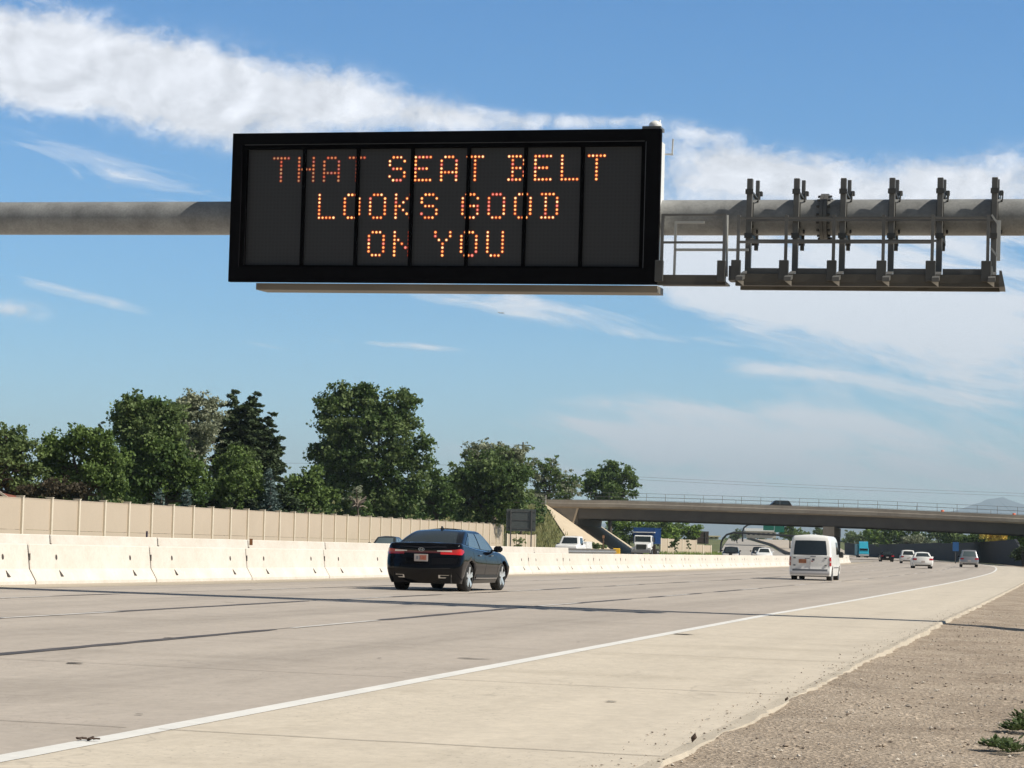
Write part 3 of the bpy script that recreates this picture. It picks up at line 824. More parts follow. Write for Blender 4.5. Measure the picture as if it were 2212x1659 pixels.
# chain link fence along the near parapet
M_fence = P('fence_steel', (.22, .22, .22), .5, .5)
k = 0
for off in (.1, 27.6):
    xs_ = np.arange(-8 if off < 1 else 10, 126, 3.05 if off < 1 else 6.1)
    for x in xs_:
        b = bt(x) if x > 6 else 8.3
        mb = MB(); mb.bar(bpt(x, off, b - .2), bpt(x, off, b + 1.25), .055); mb.build('fence_post', M_fence, bridge)
    mb = MB()
    for (u_, w_) in ((1.24, .05), (.66, .03), (.1, .03)):
        for x0, x1 in zip(xs_[:-1], xs_[1:]):
            b0 = bt(x0) if x0 > 6 else 8.3; b1 = bt(x1) if x1 > 6 else 8.3
            mb.bar(bpt(x0, off, b0 + u_), bpt(x1, off, b1 + u_), w_)
    mb.build('fence_rail', M_fence, bridge)
for k, (xd, lab) in enumerate(((2037, 'orange construction barrel on the bridge, nearer the middle'), (2184, 'orange construction barrel at the right end of the bridge'))):
    q = at(xd, 1100, 340); x = q.x; zt = bt(x)
    root = thing('traffic_barrel', lab, 'barrel', (x, bl(x) + 1.2, zt - .75), 0, 'orange barrels on the bridge')
    mb = MB(); mb.lathe([(0, .30), (.05, .36), (.06, .30), (.5, .29), (.5, .27), (1.0, .26), (1.03, .2), (1.03, 0)], (0, 0, 0), 'Z', 12); mb.build('drum', P('orange_plastic', (.75, .13, .03), .5), root, smooth=True)
    mb = MB(); mb.lathe([(.62, .285), (.76, .28)], (0, 0, 0), 'Z', 12); mb.build('reflective_band', P('white_band', (.8, .78, .75), .4), root)

# ================================================================== signs seen from behind, far gantries
M_signback = P('sign_back', (0.10, 0.115, 0.115), .5, .5, var=.3, vscale=1.2)
M_steel = P('steel_dark', (.10, .10, .10), .5, .4)
def sign_back(x0, x1, y0, y1, Y, label, mat, gz=0.0, skew=0.12, face=None, posts=(.15, .85)):
    a, b = at(x0, y0, Y), at(x1, y1, Y); w = b.x - a.x; h = a.z - b.z; cx = (a.x + b.x) / 2
    root = thing('road_sign', label, 'sign', (cx, Y, G(Y)), skew)
    z0 = b.z - G(Y)
    mb = MB(); mb.box((0, 0, z0 + h / 2), (w, .05, h)); mb.build('board', mat, root)
    for f in (.12, .5, .88):
        mb = MB(); mb.box((0, -.06, z0 + h * f), (w * .98, .06, .07)); mb.build('stiffener', M_steel, root)
    for f in posts:
        mb = MB(); mb.box(((f - .5) * w, -.14, (z0 + h) / 2 - .2), (.14, .12, z0 + h + .2)); mb.build('post', M_steel, root)
    return root
sign_back(1094, 1157, 1099, 1148, 245, 'back of a square dark sign board on two posts before the bridge', M_signback)
sign_back(1485, 1531, 1147, 1175, 450, 'dark brown back of a sign board beyond the bridge by the low wall', P('brown_sign_back', (.055, .04, .035), .8, var=.3))
# arched sign gantry across the far carriageway
root = thing('arch_gantry', 'curved grey tube gantry arching over the far carriageway', 'gantry', tuple(at(1556, 1196, 520)))
o0 = Vector(root.location); o0.z = 0; root.location.z = 0
P_ = [at(x, y, 520 - (x - 1556) * .05) for x, y in ((1556, 1198), (1557, 1185), (1558, 1173), (1562, 1163), (1570, 1155), (1583, 1151), (1600, 1151), (1650, 1154), (1700, 1157), (1760, 1160), (1800, 1161))]
mb = MB(); mb.tube([p - o0 for p in P_], .24, 10); mb.build('tube', P('gantry_tube_far', (.045, .045, .05), .8, 0), root, smooth=True)
root = thing('arch_gantry', 'second curved gantry far behind, carrying the green signs', 'gantry', tuple(at(1604, 1190, 700)))
o0 = Vector(root.location); o0.z = 0; root.location.z = 0
P_ = [at(x, y, 700) for x, y in ((1604, 1170), (1604, 1150), (1607, 1140), (1615, 1134), (1628, 1131.5), (1660, 1132), (1790, 1138))]
mb = MB(); mb.tube([p - o0 for p in P_], .28, 8); mb.build('tube', P('gantry_tube_far', (.045, .045, .05), .8, 0), root, smooth=True)
for x0, x1, y0, y1 in ((1649, 1672, 1128, 1146), (1673, 1694, 1128, 1150)):
    a, b = at(x0, y0, 697), at(x1, y1, 697); mb = MB(); mb.box((a + b) / 2 - o0, (b.x - a.x, .2, a.z - b.z)); mb.build('green_sign', P('sign_green', (.0, .13, .09), .5), root)
# small blue sign by the dark wall
a, b = at(2058, 1172, 300), at(2071, 1192, 300)
root = thing('blue_sign', 'small blue road sign in front of the dark wall', 'sign', ((a.x + b.x) / 2, 300, G(300)))
mb = MB(); mb.box((0, 0, (a.z + b.z) / 2), (b.x - a.x, .06, a.z - b.z)); mb.build('board', P('sign_blue', (.02, .10, .28), .5), root)
mb = MB(); mb.box((0, .1, b.z / 2 + .3), (.12, .1, b.z + .6)); mb.build('post', M_steel, root)
q = at(542, 1179, 66.5); root = thing('rusty_plate', 'small rusty plate bolted on the tall barrier, above the third front joint', 'plate', (q.x, q.y, q.z)); mb = MB(); mb.box((0, 0, .12), (.10, .02, .20)); mb.build('plate', M_rustplate, root)
q = at(317, 1160, 60.5); root = thing('delineator', 'small dark marker standing on the tall barrier near its second joint', 'marker', (q.x, q.y, q.z)); mb = MB(); mb.box((0, 0, .08), (.05, .03, .17)); mb.build('plate', P('marker_dark', (.04, .03, .06), .6), root)
# ================================================================== sign gantry
GS = 0.9615
GO = Vector((-1.41655, 39.0, 7.33686 - CAMZ)) * GS + Vector((0, 0, CAMZ)); YAW, GROL, GPIT = -0.24437, 0.01447, 0.0335
GR = Matrix.Rotation(YAW, 3, 'Z') @ Matrix.Rotation(GROL, 3, 'Y')
GRS = GR @ Matrix.Rotation(GPIT, 3, 'X')
def gthing(name, label, cat, R, group=None, off=(0, 0, 0)):
    o = thing(name, label, cat, (0, 0, 0), 0, group)
    M = R.to_4x4() @ Matrix.Scale(GS, 4); M.translation = GO + R @ (Vector(off) * GS); o.matrix_world = M; return o
def galv(name, c, v=.3):
    return P(name, c, 0.55, 0.35, var=v, vscale=1.1, var2=.12, vscale2=9, bump=.05, bscale=40)
M_tube = P('galvanised_tube', (.33, .335, .335), 0.45, 0.1, var=.4, vscale=2.2, var2=.35, vscale2=24, bump=.15, bscale=60)
M_gal = galv('galvanised_steel', (.185, .183, .178), .5)
M_gal2 = galv('galvanised_dark', (.095, .095, .093), .4)
TZ = -0.075
g = gthing('sign_gantry', 'thick grey steel tube of the gantry spanning the whole motorway', 'gantry', GR)
mb = MB(); mb.tube([(-20, .85, TZ), (-12, .85, TZ), (-4, .85, TZ), (4, .85, TZ), (6.98, .85, TZ)], .325, 40); mb.build('tube', M_tube, g, smooth=True, angle=RAD(50))
mb = MB(); mb.tube([(7.06, .85, TZ), (12, .85, TZ), (15.5, .85, TZ)], .325, 40); mb.build('tube', M_tube, g, smooth=True, angle=RAD(50))
for X in (6.985, 7.055):
    mb = MB(); mb.lathe([(-.032, .32), (-.032, .43), (.032, .43), (.032, .32)], (X, .85, TZ), 'X', 32); mb.build('flange', M_gal, g)
for k in range(16):
    a = math.pi * 2 * k / 16; mb = MB(); mb.tube([(6.90, .85 + .385 * math.cos(a), TZ + .385 * math.sin(a)), (7.14, .85 + .385 * math.cos(a), TZ + .385 * math.sin(a))], .022, 6); mb.build('flange_bolt', M_gal2, g)
for X in (15.5, -20):
    mb = MB(); mb.tube([(X, .85, TZ + .6), (X, .85, -3), (X, .85, -7.9)], .33, 24); mb.build('column', M_tube, g, smooth=True, angle=RAD(50))

# ---- six mounting brackets clamped on the tube
BXS = [5.70, 6.545, 7.38, 8.24, 9.08, 10.02]
labs = ['leftmost of the six bare steel brackets on the gantry tube', 'second bare steel bracket from the left on the gantry tube', 'third bare bracket from the left, just right of the tube flange',
        'fourth bare steel bracket from the left on the gantry tube', 'fifth bare steel bracket from the left, second from the right', 'rightmost bare steel bracket, standing slightly apart on the tube']
for X, lab in zip(BXS, labs):
    b = gthing('mounting_bracket', lab, 'bracket', GR, 'bare sign brackets on the gantry tube', (X, 0, 0))
    mb = MB(); mb.box((0, .45, -.42), (.105, .110, 1.98), None, 0, .008); mb.build('front_post', M_gal, b)
    mb = MB(); mb.box((0, .83, .11), (.05, .80, .50)); mb.box((0, .85, -.33), (.05, .76, .25)); mb.build('saddle_plate', M_gal2, b)
    mb = MB(); mb.box((.03, 1.27, .03), (.07, .07, 1.30), None, 0, .006); mb.build('rear_post', M_gal, b)
    for zc in (TZ + .40, TZ - .40):
        mb = MB(); mb.bar((.045, .36, zc), (.045, 1.34, zc), .028); mb.bar((-.045, .36, zc), (-.045, 1.34, zc), .028)
        mb.box((0, 1.33, zc), (.14, .03, .09)); mb.box((0, .36, zc), (.14, .03, .09)); mb.build('clamp_rod', M_gal2, b)
    mb = MB(); mb.box((0, .56, TZ), (.13, .10, .46)); mb.box((0, 1.16, TZ), (.12, .10, .40)); mb.build('saddle', M_gal2, b)
    mb = MB(); mb.box((.10, 1.19, .42), (.07, .10, .085), None, 0, .01); mb.build('bolt_block', M_gal2, b)
    mb = MB(); mb.tube([(.09, 1.15, .33 + .1), (.09, 1.15, .2)], .012, 6); mb.tube([(.13, .62, TZ + .28), (.14, .62, TZ + .42)], .014, 6)
    mb.tube([(.12, .6 + .1 * math.cos(t), TZ - .02 + .32 * math.sin(t)) for t in np.linspace(-1.2, 1.2, 8)], .02, 6); mb.build('u_bolt', M_gal2, b)
    mb = MB(); mb.prism([(-.06, .34, -1.12), (.06, .34, -1.12), (.06, -.66, -1.35), (-.06, -.66, -1.35), ], (0, 0, -.07)); mb.build('walkway_arm', M_gal, b)

# ---- maintenance walkway hung in front of the tube
w = gthing('maintenance_walkway', 'steel maintenance walkway with railings to the right of the message sign', 'walkway', GR)
mb = MB(); mb.box((7.87, -.27, -1.42), (4.56, .10, .09)); mb.box((7.87, -.325, -1.33), (4.54, .012, .15)); mb.box((7.87, .30, -1.40), (4.54, .08, .14)); mb.box((7.87, 0, -1.375), (4.5, .45, .03)); mb.build('deck', galv('walkway_steel', (.12, .11, .095)), w)
mb = MB(); mb.box((4.80, -.27, -1.36), (1.22, .06, .16)); mb.box((4.80, 0, -1.40), (1.22, .55, .03)); mb.box((4.80, -.28, -1.455), (1.22, .09, .025)); mb.build('deck', galv('walkway_steel', (.12, .11, .095)), w)
for xa, xb in zip([5.75] + [b + .07 for b in BXS[1:]], BXS[1:] + [10.12]):
    if xb - xa > .3:
        mb = MB(); mb.box(((xa + xb) / 2, -.24, -1.215), (xb - xa - .06, .02, .14)); mb.build('toe_board', M_gal, w)
for X in [b - .08 for b in BXS]:
    mb = MB(); mb.box((X, -.31, -.70), (.055, .05, .98)); mb.build('railing_post', M_gal, w)
    mb = MB(); mb.box((X - .02, -.36, -1.20), (.17, .07, .36), None, 0, .008); mb.build('base_bracket', M_gal2, w)
    mb = MB(); mb.prism([(X + .0, -.345, -1.385), (X + .12, -.345, -1.385), (X + .12, -.345, -1.475)], (0, -.01, 0)); mb.build('gusset', P('pale_steel', (.62, .57, .50), .4, .2), w)
for (x0, x1, zc, yy, t) in ((5.60, 9.97, -.26, -.31, .035), (5.62, 9.02, -.69, -.31, .045), (5.72, 10.02, -.20, .34, .04), (5.72, 9.05, -.57, .34, .04)):
    mb = MB(); mb.bar((x0, yy, zc), (x1, yy, zc), t); mb.build('rail', M_gal, w)
# stub railing between sign and walkway
for X in (4.255, 5.37):
    mb = MB(); mb.box((X, -.31, -.74), (.05, .05, 1.10)); mb.build('railing_post', M_gal, w)
    mb = MB(); mb.box((X - .03, -.36, -1.22), (.15, .07, .38), None, 0, .008); mb.build('base_bracket', M_gal2, w)
for (x0, x1, zc, yy, m_) in ((4.25, 5.37, -.205, -.31, M_gal), (4.25, 5.37, -.70, -.31, M_gal)):
    mb = MB(); mb.bar((x0, yy, zc), (x1, yy, zc), .038); mb.build('rail', m_, w)
M_pale = P('bright_galvanised', (.50, .50, .48), .4, .3)
mb = MB(); mb.tube([(5.40, -.24, -.20), (5.41, -.24, -.8), (5.42, -.24, -1.3)], .022, 8); mb.build('gate_post', M_pale, w)
mb = MB(); mb.bar((4.36, .34, -.24), (4.9, .34, -.24), .04); mb.bar((4.38, .34, -.24), (4.38, .34, -1.3), .045); mb.bar((4.38, .34, -.74), (5.72, .34, -.74), .045); mb.build('rear_railing', M_pale, w)
mb = MB(); mb.box((5.52, -.20, -1.25), (.10, .3, .26)); mb.box((5.60, -.22, -1.2), (.08, .08, .36)); mb.build('hinge_block', M_gal2, w)
# folded gate at the right end
mb = MB(); mb.bar((9.99, -.25, -.2), (10.10, -.25, -.36), .03); mb.bar((9.99, -.25, -.78), (10.12, -.25, -.95), .03); mb.bar((10.12, -.25, -.3), (10.12, -.25, -1.0), .06); mb.bar((10.0, -.24, -1.1), (10.02, -.24, -1.35), .05); mb.build('folded_gate', M_pale, w)
mb = MB(); mb.prism([(10.14, -.33, -1.18), (10.18, -.33, -1.18), (10.24, -.33, -1.46), (10.14, -.33, -1.46)], (0, .7, 0)); mb.build('end_plate', M_gal, w)

# ================================================================== the message sign
s = gthing('message_sign', 'black electronic message sign reading THAT SEAT BELT LOOKS GOOD ON YOU in amber', 'message sign', GRS)
SW, SH = 8.253, 2.826
M_black = P('sign_black', (.004, .004, .0055), .8, var=.25, vscale=1.5, spec=.08)
M_black2 = P('sign_black_matt', (.004, .004, .005), .9, spec=.03)
px0, px1, pz0, pz1 = -3.84, 3.77, -1.095, 1.11
def frame(x0, x1, z0, z1, X0, X1, Z0, Z1, y0, y1, mb):
    """rectangular ring: inner (x0..z1) outer (X0..Z1)"""
    mb.box(((X0 + x0) / 2, (y0 + y1) / 2, (Z0 + Z1) / 2), (x0 - X0, y1 - y0, Z1 - Z0))
    mb.box(((X1 + x1) / 2, (y0 + y1) / 2, (Z0 + Z1) / 2), (X1 - x1, y1 - y0, Z1 - Z0))
    mb.box(((x0 + x1) / 2, (y0 + y1) / 2 + .001, (Z0 + z0) / 2), (x1 - x0, y1 - y0, z0 - Z0))
    mb.box(((x0 + x1) / 2, (y0 + y1) / 2 + .001, (Z1 + z1) / 2), (x1 - x0, y1 - y0, Z1 - z1))
mb = MB(); frame(px0 - .09, px1 + .09, pz0 - .03, pz1 + .09, -SW / 2, SW / 2, -SH / 2, SH / 2, 0, .12, mb); mb.build('frame', M_black, s)
mb = MB(); frame(px0, px1, pz0 + .005, pz1, px0 - .09, px1 + .09, pz0 - .03, pz1 + .09, .035, .12, mb); mb.build('inner_frame', M_black2, s)
mb = MB(); mb.box((px1 + .082, .03, (pz0 + pz1) / 2 + .03), (.016, .02, pz1 - pz0 + .1)); mb.box(((px0 + px1) / 2, .03, pz1 + .085), (px1 - px0 + .1, .02, .010)); mb.build('trim_strip', P('trim_metal', (.12, .12, .125), .35, .6), s)
def led_mat():
    m = bpy.data.materials.new('led_panel'); m.use_nodes = True
    T = NT(m.node_tree); b = T.n['Principled BSDF']; b.inputs['Roughness'].default_value = .6
    tc = T.new('ShaderNodeTexCoord'); mp = T.new('ShaderNodeMapping'); T.link(tc.outputs['Object'], mp.inputs[0]); mp.inputs['Scale'].default_value = (1 / .0731, 1, 1 / .0716)
    vo = T.new('ShaderNodeTexVoronoi'); vo.inputs['Scale'].default_value = 1; vo.inputs['Randomness'].default_value = 0; T.link(mp.outputs[0], vo.inputs['Vector'])
    f = T.ramp(vo.outputs['Distance'], [(.20, 0), (.5, .45)])
    T.link(T.mix(f, (.030, .031, .034), (.044, .045, .050)), b.inputs['Base Color'])
    return m
mb = MB(); mb.box(((px0 + px1) / 2, .125, (pz0 + pz1) / 2), (px1 - px0 + .1, .01, pz1 - pz0 + .06)); mb.build('display_panel', led_mat(), s)
for X in (-2.705, -1.640, -.575, .512, 1.598, 2.668):
    mb = MB(); mb.box((X, .098, (pz0 + pz1) / 2), (.066, .04, pz1 - pz0 + .02)); mb.build('divider', M_black2, s)
# cabinet
mb = MB(); mb.box((0, .52, .02), (SW - .16, .74, SH - .34)); mb.box((0, .54, .02), (SW - .3, .78, SH - .5)); mb.build('cabinet', P('cabinet_white', (.78, .78, .76), .5, var=.06, vscale=1), s)
mb = MB(); mb.box((.24, .47, -1.485), (7.72, .62, .125)); mb.build('lower_housing', P('housing_tan', (.26, .225, .18), .6, var=.25, vscale=.8), s)
mb = MB(); mb.box((3.93, .28, 1.445), (.34, .4, .06)); mb.build('top_plate', M_gal, s)
mb = MB(); mb.lathe([(0, .115), (.05, .12), (.09, .105), (.12, .06), (.14, 0)], (3.96, .3, 1.475), 'Z', 16); mb.tube([(4.03, .3, 1.47), (4.045, .3, 1.62)], .015, 6); mb.build('sensor_dome', P('sensor_white', (.75, .75, .74), .4), s, smooth=True)
mb = MB(); mb.bar((4.12, .5, 1.02), (4.27, .5, 1.02), .03); mb.bar((4.25, .5, 1.0), (4.26, .5, 1.30), .028); mb.build('antenna', P('sensor_white', (.75, .75, .74), .4), s)
FONT = {'T': ["11111", "00100", "00100", "00100", "00100", "00100", "00100"], 'H': ["10001", "10001", "10001", "11111", "10001", "10001", "10001"],
        'A': ["01110", "10001", "10001", "10001", "11111", "10001", "10001"], 'S': ["01110", "10001", "10000", "01110", "00001", "10001", "01110"],
        'E': ["11111", "10000", "10000", "11110", "10000", "10000", "11111"], 'B': ["11110", "01001", "01001", "01110", "01001", "01001", "11110"],
        'L': ["10000", "10000", "10000", "10000", "10000", "10000", "11111"], 'O': ["01110", "10001", "10001", "10001", "10001", "10001", "01110"],
        'K': ["10001", "10010", "10100", "11000", "10100", "10010", "10001"], 'G': ["01110", "10001", "10000", "10111", "10001", "10001", "01110"],
        'D': ["11110", "01001", "01001", "01001", "01001", "01001", "11110"], 'N': ["10001", "11001", "10101", "10011", "10001", "10001", "10001"],
        'Y': ["10001", "10001", "01010", "00100", "00100", "00100", "00100"], 'U': ["10001", "10001", "10001", "10001", "10001", "10001", "01110"]}
FONT['E'] = ["11111", "10000", "10000", "11110", "10000", "10000", "11111"]
FONT['A'] = ["01110", "10001", "10001", "10001", "11111", "10001", "10001"]
FONT['N'] = ["10001", "10001", "11001", "10101", "10011", "10001", "10001"]
def led(n, c, e): return P(n, (.05, .02, .01), .5, emit=c, es=e)
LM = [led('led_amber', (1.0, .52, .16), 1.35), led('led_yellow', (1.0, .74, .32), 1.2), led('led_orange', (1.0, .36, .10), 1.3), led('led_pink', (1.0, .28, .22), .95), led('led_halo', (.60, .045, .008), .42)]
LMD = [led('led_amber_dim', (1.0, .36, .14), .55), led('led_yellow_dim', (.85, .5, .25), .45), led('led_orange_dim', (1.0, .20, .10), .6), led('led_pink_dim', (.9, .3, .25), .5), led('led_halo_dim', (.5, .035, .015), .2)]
PX, PZ = .0718, .0716
def word(text, x, z):
    for ch in text:
        if ch != ' ':
            mb = MB(); rr = random.Random(int(x * 1000) + 13)
            for r_, row in enumerate(FONT[ch]):
                for c_, v in enumerate(row):
                    if v == '1':
                        cx, cz = x + c_ * PX, z - r_ * PZ
                        k = rr.choices([0, 1, 2, 3], [40, 24, 26, 10])[0]
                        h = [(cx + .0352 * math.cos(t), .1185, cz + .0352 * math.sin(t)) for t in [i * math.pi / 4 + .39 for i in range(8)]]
                        mb.add(h, [tuple(range(8))], 4)  # dim red disc imitates the glow bleeding around each LED
                        q = .0215 * rr.uniform(.85, 1.1)
                        mb.add([(cx + q * math.cos(t), .1165, cz + q * math.sin(t)) for t in [i * math.pi / 3 for i in range(6)]], [tuple(range(6))], k)
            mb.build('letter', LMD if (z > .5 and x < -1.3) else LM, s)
            x += 7 * PX
        else: x += 4 * PX
word('THAT SEAT BELT', -3.321, .948)
word('LOOKS GOOD', -2.390, .246)
word('ON YOU', -1.390, -.458)
# ================================================================== vehicles
M_tyre = P('tyre_rubber', (.018, .017, .016), .85)
M_rimc = P('rim_chrome', (.85, .88, .90), .32, .75)
M_rimg = P('rim_grey', (.28, .28, .29), .35, .8)
M_under = P('underbody', (.012, .011, .010), .9)
M_glass = P('car_glass', (.020, .028, .032), .06, 0, spec=.9)
M_glass_l = P('car_glass_pale', (.09, .12, .13), .06, 0, spec=.9)
M_chrome = P('chrome', (.6, .6, .6), .15, 1.0)
M_redl = P('tail_lamp_red', (.42, .012, .012), .12, 0, coat=1.0)
M_redglint = P('tail_lamp_glint', (.50, .010, .012), .12, 0, coat=1.0, emit=(1, .03, .02), es=.10)  # faint emission imitates the sun's glint on the right lamp
M_clear = P('lamp_clear', (.75, .72, .70), .10, .2, coat=1.0)
M_plastic = P('black_plastic', (.02, .02, .02), .55)
M_plate = P('number_plate', (.55, .50, .48), .5)
M_platered = P('plate_picture', (.50, .10, .05), .5, var=.5, vscale=14, vcol=(.55, .3, .22))
def paint(name, c, metal=0.0, rough=.25): return P(name, c, rough, metal, coat=.42, spec=.08)

def wheel(mb_t, mb_r, c, r, w, side, spokes=5, rr=.66):
    x = c[0]; s = side
    # tyre: lathe about X; s=+1 right side of the car
    prof = [(-w / 2, r * .72), (-w / 2, r * .9), (-w * .42, r * .97), (-w * .25, r), (w * .25, r), (w * .42, r * .97), (w / 2, r * .9), (w / 2, r * .70), (w * .40, r * rr)]
    if s < 0: prof = [(-a, b) for a, b in prof]
    mb_t.lathe(prof, c, 'X', 28)
    pr = [(w * .46, r * (rr + .03)), (w * .40, r * rr), (w * .12, r * (rr - .06)), (w * .05, .05)]
    mb_r.lathe([(s * a, b) for a, b in pr], c, 'X', 28, 1)
    # rim lip and spokes
    mb_r.lathe([(s * a, b) for a, b in [(w * .47, r * (rr + .04)), (w * .50, r * (rr + .02)), (w * .47, r * (rr - .04))]], c, 'X', 28, 0)
    for k in range(spokes):
        for e in (-.13, .13):
            a = 2 * math.pi * k / spokes + .3; p0 = Vector(c) + Vector((s * w * .40, .04 * math.cos(a + e * 3), .04 * math.sin(a + e * 3))); p1 = Vector(c) + Vector((s * w * .47, r * (rr - .03) * math.cos(a + e), r * (rr - .03) * math.sin(a + e)))
            mb_r.bar(p0, p1, .05, .035, 0, up=(1, 0, 0))
    mb_r.lathe([(s * a, b) for a, b in [(w * .30, .075), (w * .46, .07), (w * .47, .0)]], c, 'X', 12, 0)

class Car:
    """body shell from a rounded plan curve swept through heights; local axes: +Y forward, rear bumper at y=0, ground z=0"""
    def __init__(s, L, W, deck, sill=.22, wy=(.95, 3.75), wr=.33, arch=.37, rear=None, front=None, side=None, bow=.05, cr=.16, cf=.22, bfrac=.78):
        s.L, s.W = L, W; s.deckc = deck; s.sill = sill; s.wy = wy; s.wr = wr; s.arch = arch
        s.rearc = rear or [(0, .10), (.25, .03), (.5, 0), (.75, .02), (1, .10)]
        s.frontc = front or [(0, .12), (.3, 0), (.6, .04), (1, .25)]
        s.sidec = side or [(0, .93), (.25, .975), (.5, 1.0), (.8, .99), (1, .94)]
        s.bow = bow; s.cr = cr; s.cf = cf; s.bf = bfrac
        s.T = list(np.linspace(0, 1, 9)) + list(np.linspace(1.12, 2, 8))
        xs = [3 - 0 for _ in ()]
        a1 = s.cr; a2 = 1 - s.cf
        n = 60; s.T += [2 + (i + 1) / n for i in range(n)]
        s.T += list(np.linspace(3.12, 4, 9)) + list(np.linspace(4.1, 5, 8))
    def plan(s, t):
        b0 = s.bf
        if t <= 1: return (s.bow / s.L * (t ** 2) , b0 * t)
        if t <= 2:
            q = (t - 1) * math.pi / 2; a0 = s.bow / s.L
            return (a0 + (s.cr * .5 - a0) * (1 - math.cos(q)), b0 + (1 - b0) * math.sin(q))
        if t <= 3: return (s.cr * .5 + (1 - s.cf * .5 - s.cr * .5) * (t - 2), 1.0)
        if t <= 4:
            q = (t - 3) * math.pi / 2; a0 = 1 - s.bow * 1.6 / s.L; a1 = 1 - s.cf * .5
            return (a1 + (a0 - a1) * math.sin(q), b0 + (1 - b0) * math.cos(q))
        return (1 - s.bow * 1.6 / s.L * (5 - t) ** 2, b0 * (5 - t))
    def deck(s, y): return float(np.interp(y, [p[0] for p in s.deckc], [p[1] for p in s.deckc]))
    def pt(s, t, h, side=1, off=0.0):
        """h: 0..1 between the sill line and the deck"""
        a, b = s.plan(t)
        yr = float(np.interp(h, [p[0] for p in s.rearc], [p[1] for p in s.rearc])); yf = s.L - float(np.interp(h, [p[0] for p in s.frontc], [p[1] for p in s.frontc]))
        y = yr + (yf - yr) * a; x = b * s.W / 2 * float(np.interp(h, [p[0] for p in s.sidec], [p[1] for p in s.sidec]))
        z = s.sill + (s.deck(y) - s.sill) * h
        if off:
            if t < 1.5: y -= off; x += off * max(0, t - 1) * 1.2
            elif t > 3.6: y += off
            else: x += off
        return Vector((side * x, y, z))
    def patch(s, t0, t1, h0, h1, side=1, off=.006, n=8, m=3, h0b=None, h1b=None):
        """patch of the shell between plan parameters and heights (the b values hold at t1)"""
        vs = []; fs = []
        h0b = h0 if h0b is None else h0b; h1b = h1 if h1b is None else h1b
        for i in range(n + 1):
            f = i / n; t = t0 + (t1 - t0) * f; a = h0 + (h0b - h0) * f; b = h1 + (h1b - h1) * f
            for j in range(m + 1): vs.append(s.pt(t, a + (b - a) * j / m, side, off))
        for i in range(n):
            for j in range(m):
                q = i * (m + 1) + j; fc = (q, q + m + 1, q + m + 2, q + 1); fs.append(fc if side > 0 else fc[::-1])
        return vs, fs
    def t_of_y(s, y, h=.6):
        lo, hi = 0.5, 4.5
        for _ in range(40):
            m = (lo + hi) / 2
            if s.pt(m, h).y < y: lo = m
            else: hi = m
        return lo
    def shell(s, root, mat, crown=.03):
        mb = MB(); H = [0, .08, .2, .35, .5, .62, .74, .85, .93, .975]; cols = []
        for side in (1, -1):
            grid = []
            for t in s.T:
                col = []
                for h in H:
                    q = s.pt(t, h, side)
                    if 2 <= t <= 3.3 or 1.2 < t:
                        for wy in s.wy:
                            d = q.y - wy
                            if abs(d) < s.arch:
                                za = s.wr + math.sqrt(s.arch ** 2 - d * d)
                                if q.z < za: q.z = za + (q.z - s.sill) * .02
                    col.append(len(mb.v)); mb.v.append(tuple(q))
                q = s.pt(t, 1.0, side); q.x *= .975; col.append(len(mb.v)); mb.v.append(tuple(q)); grid.append(col)
            for i in range(len(s.T) - 1):
                for j in range(len(H)):
                    f = (grid[i][j], grid[i + 1][j], grid[i + 1][j + 1], grid[i][j + 1]); mb.f.append(f if side > 0 else f[::-1]); mb.m.append(0)
            cols.append([g_[-1] for g_ in grid])
        # deck
        cen = []
        for i in range(len(s.T)):
            a = Vector(mb.v[cols[0][i]]); w = abs(a.x)
            row = [cols[0][i]]
            for f in (.8, .4, 0, -.4, -.8):
                row.append(len(mb.v)); mb.v.append((w * f, a.y, a.z + crown * (1 - f * f) * min(1, w / .5)))
            row.append(cols[1][i]); cen.append(row)
        for i in range(len(s.T) - 1):
            for j in range(6): mb.f.append((cen[i][j], cen[i + 1][j], cen[i + 1][j + 1], cen[i][j + 1])); mb.m.append(0)
        o = mb.build('body', mat, root, smooth=True, angle=RAD(38))
        mb = MB(); mb.box((0, s.L / 2, s.sill + .13), (s.W * .74, s.L * .93, .24))
        for wy in s.wy: mb.box((0, wy, s.wr + .12), (s.W * .90, s.arch * 1.7, .46))
        mb.build('underbody', M_under, root)
        return o
    def wheels(s, root, w=.21, rim=M_rimg, inset=.06, spokes=5, rr=.66):
        for wy in s.wy:
            for sd in (1, -1):
                mt, mr = MB(), MB(); c = (sd * (s.W / 2 - w / 2 - inset), wy, s.wr); wheel(mt, mr, c, s.wr, w, sd, spokes, rr)
                t = mt.build('wheel', M_tyre, root, smooth=True, angle=RAD(40)); mr.build('rim', [rim, M_plastic], t, smooth=True, angle=RAD(30))

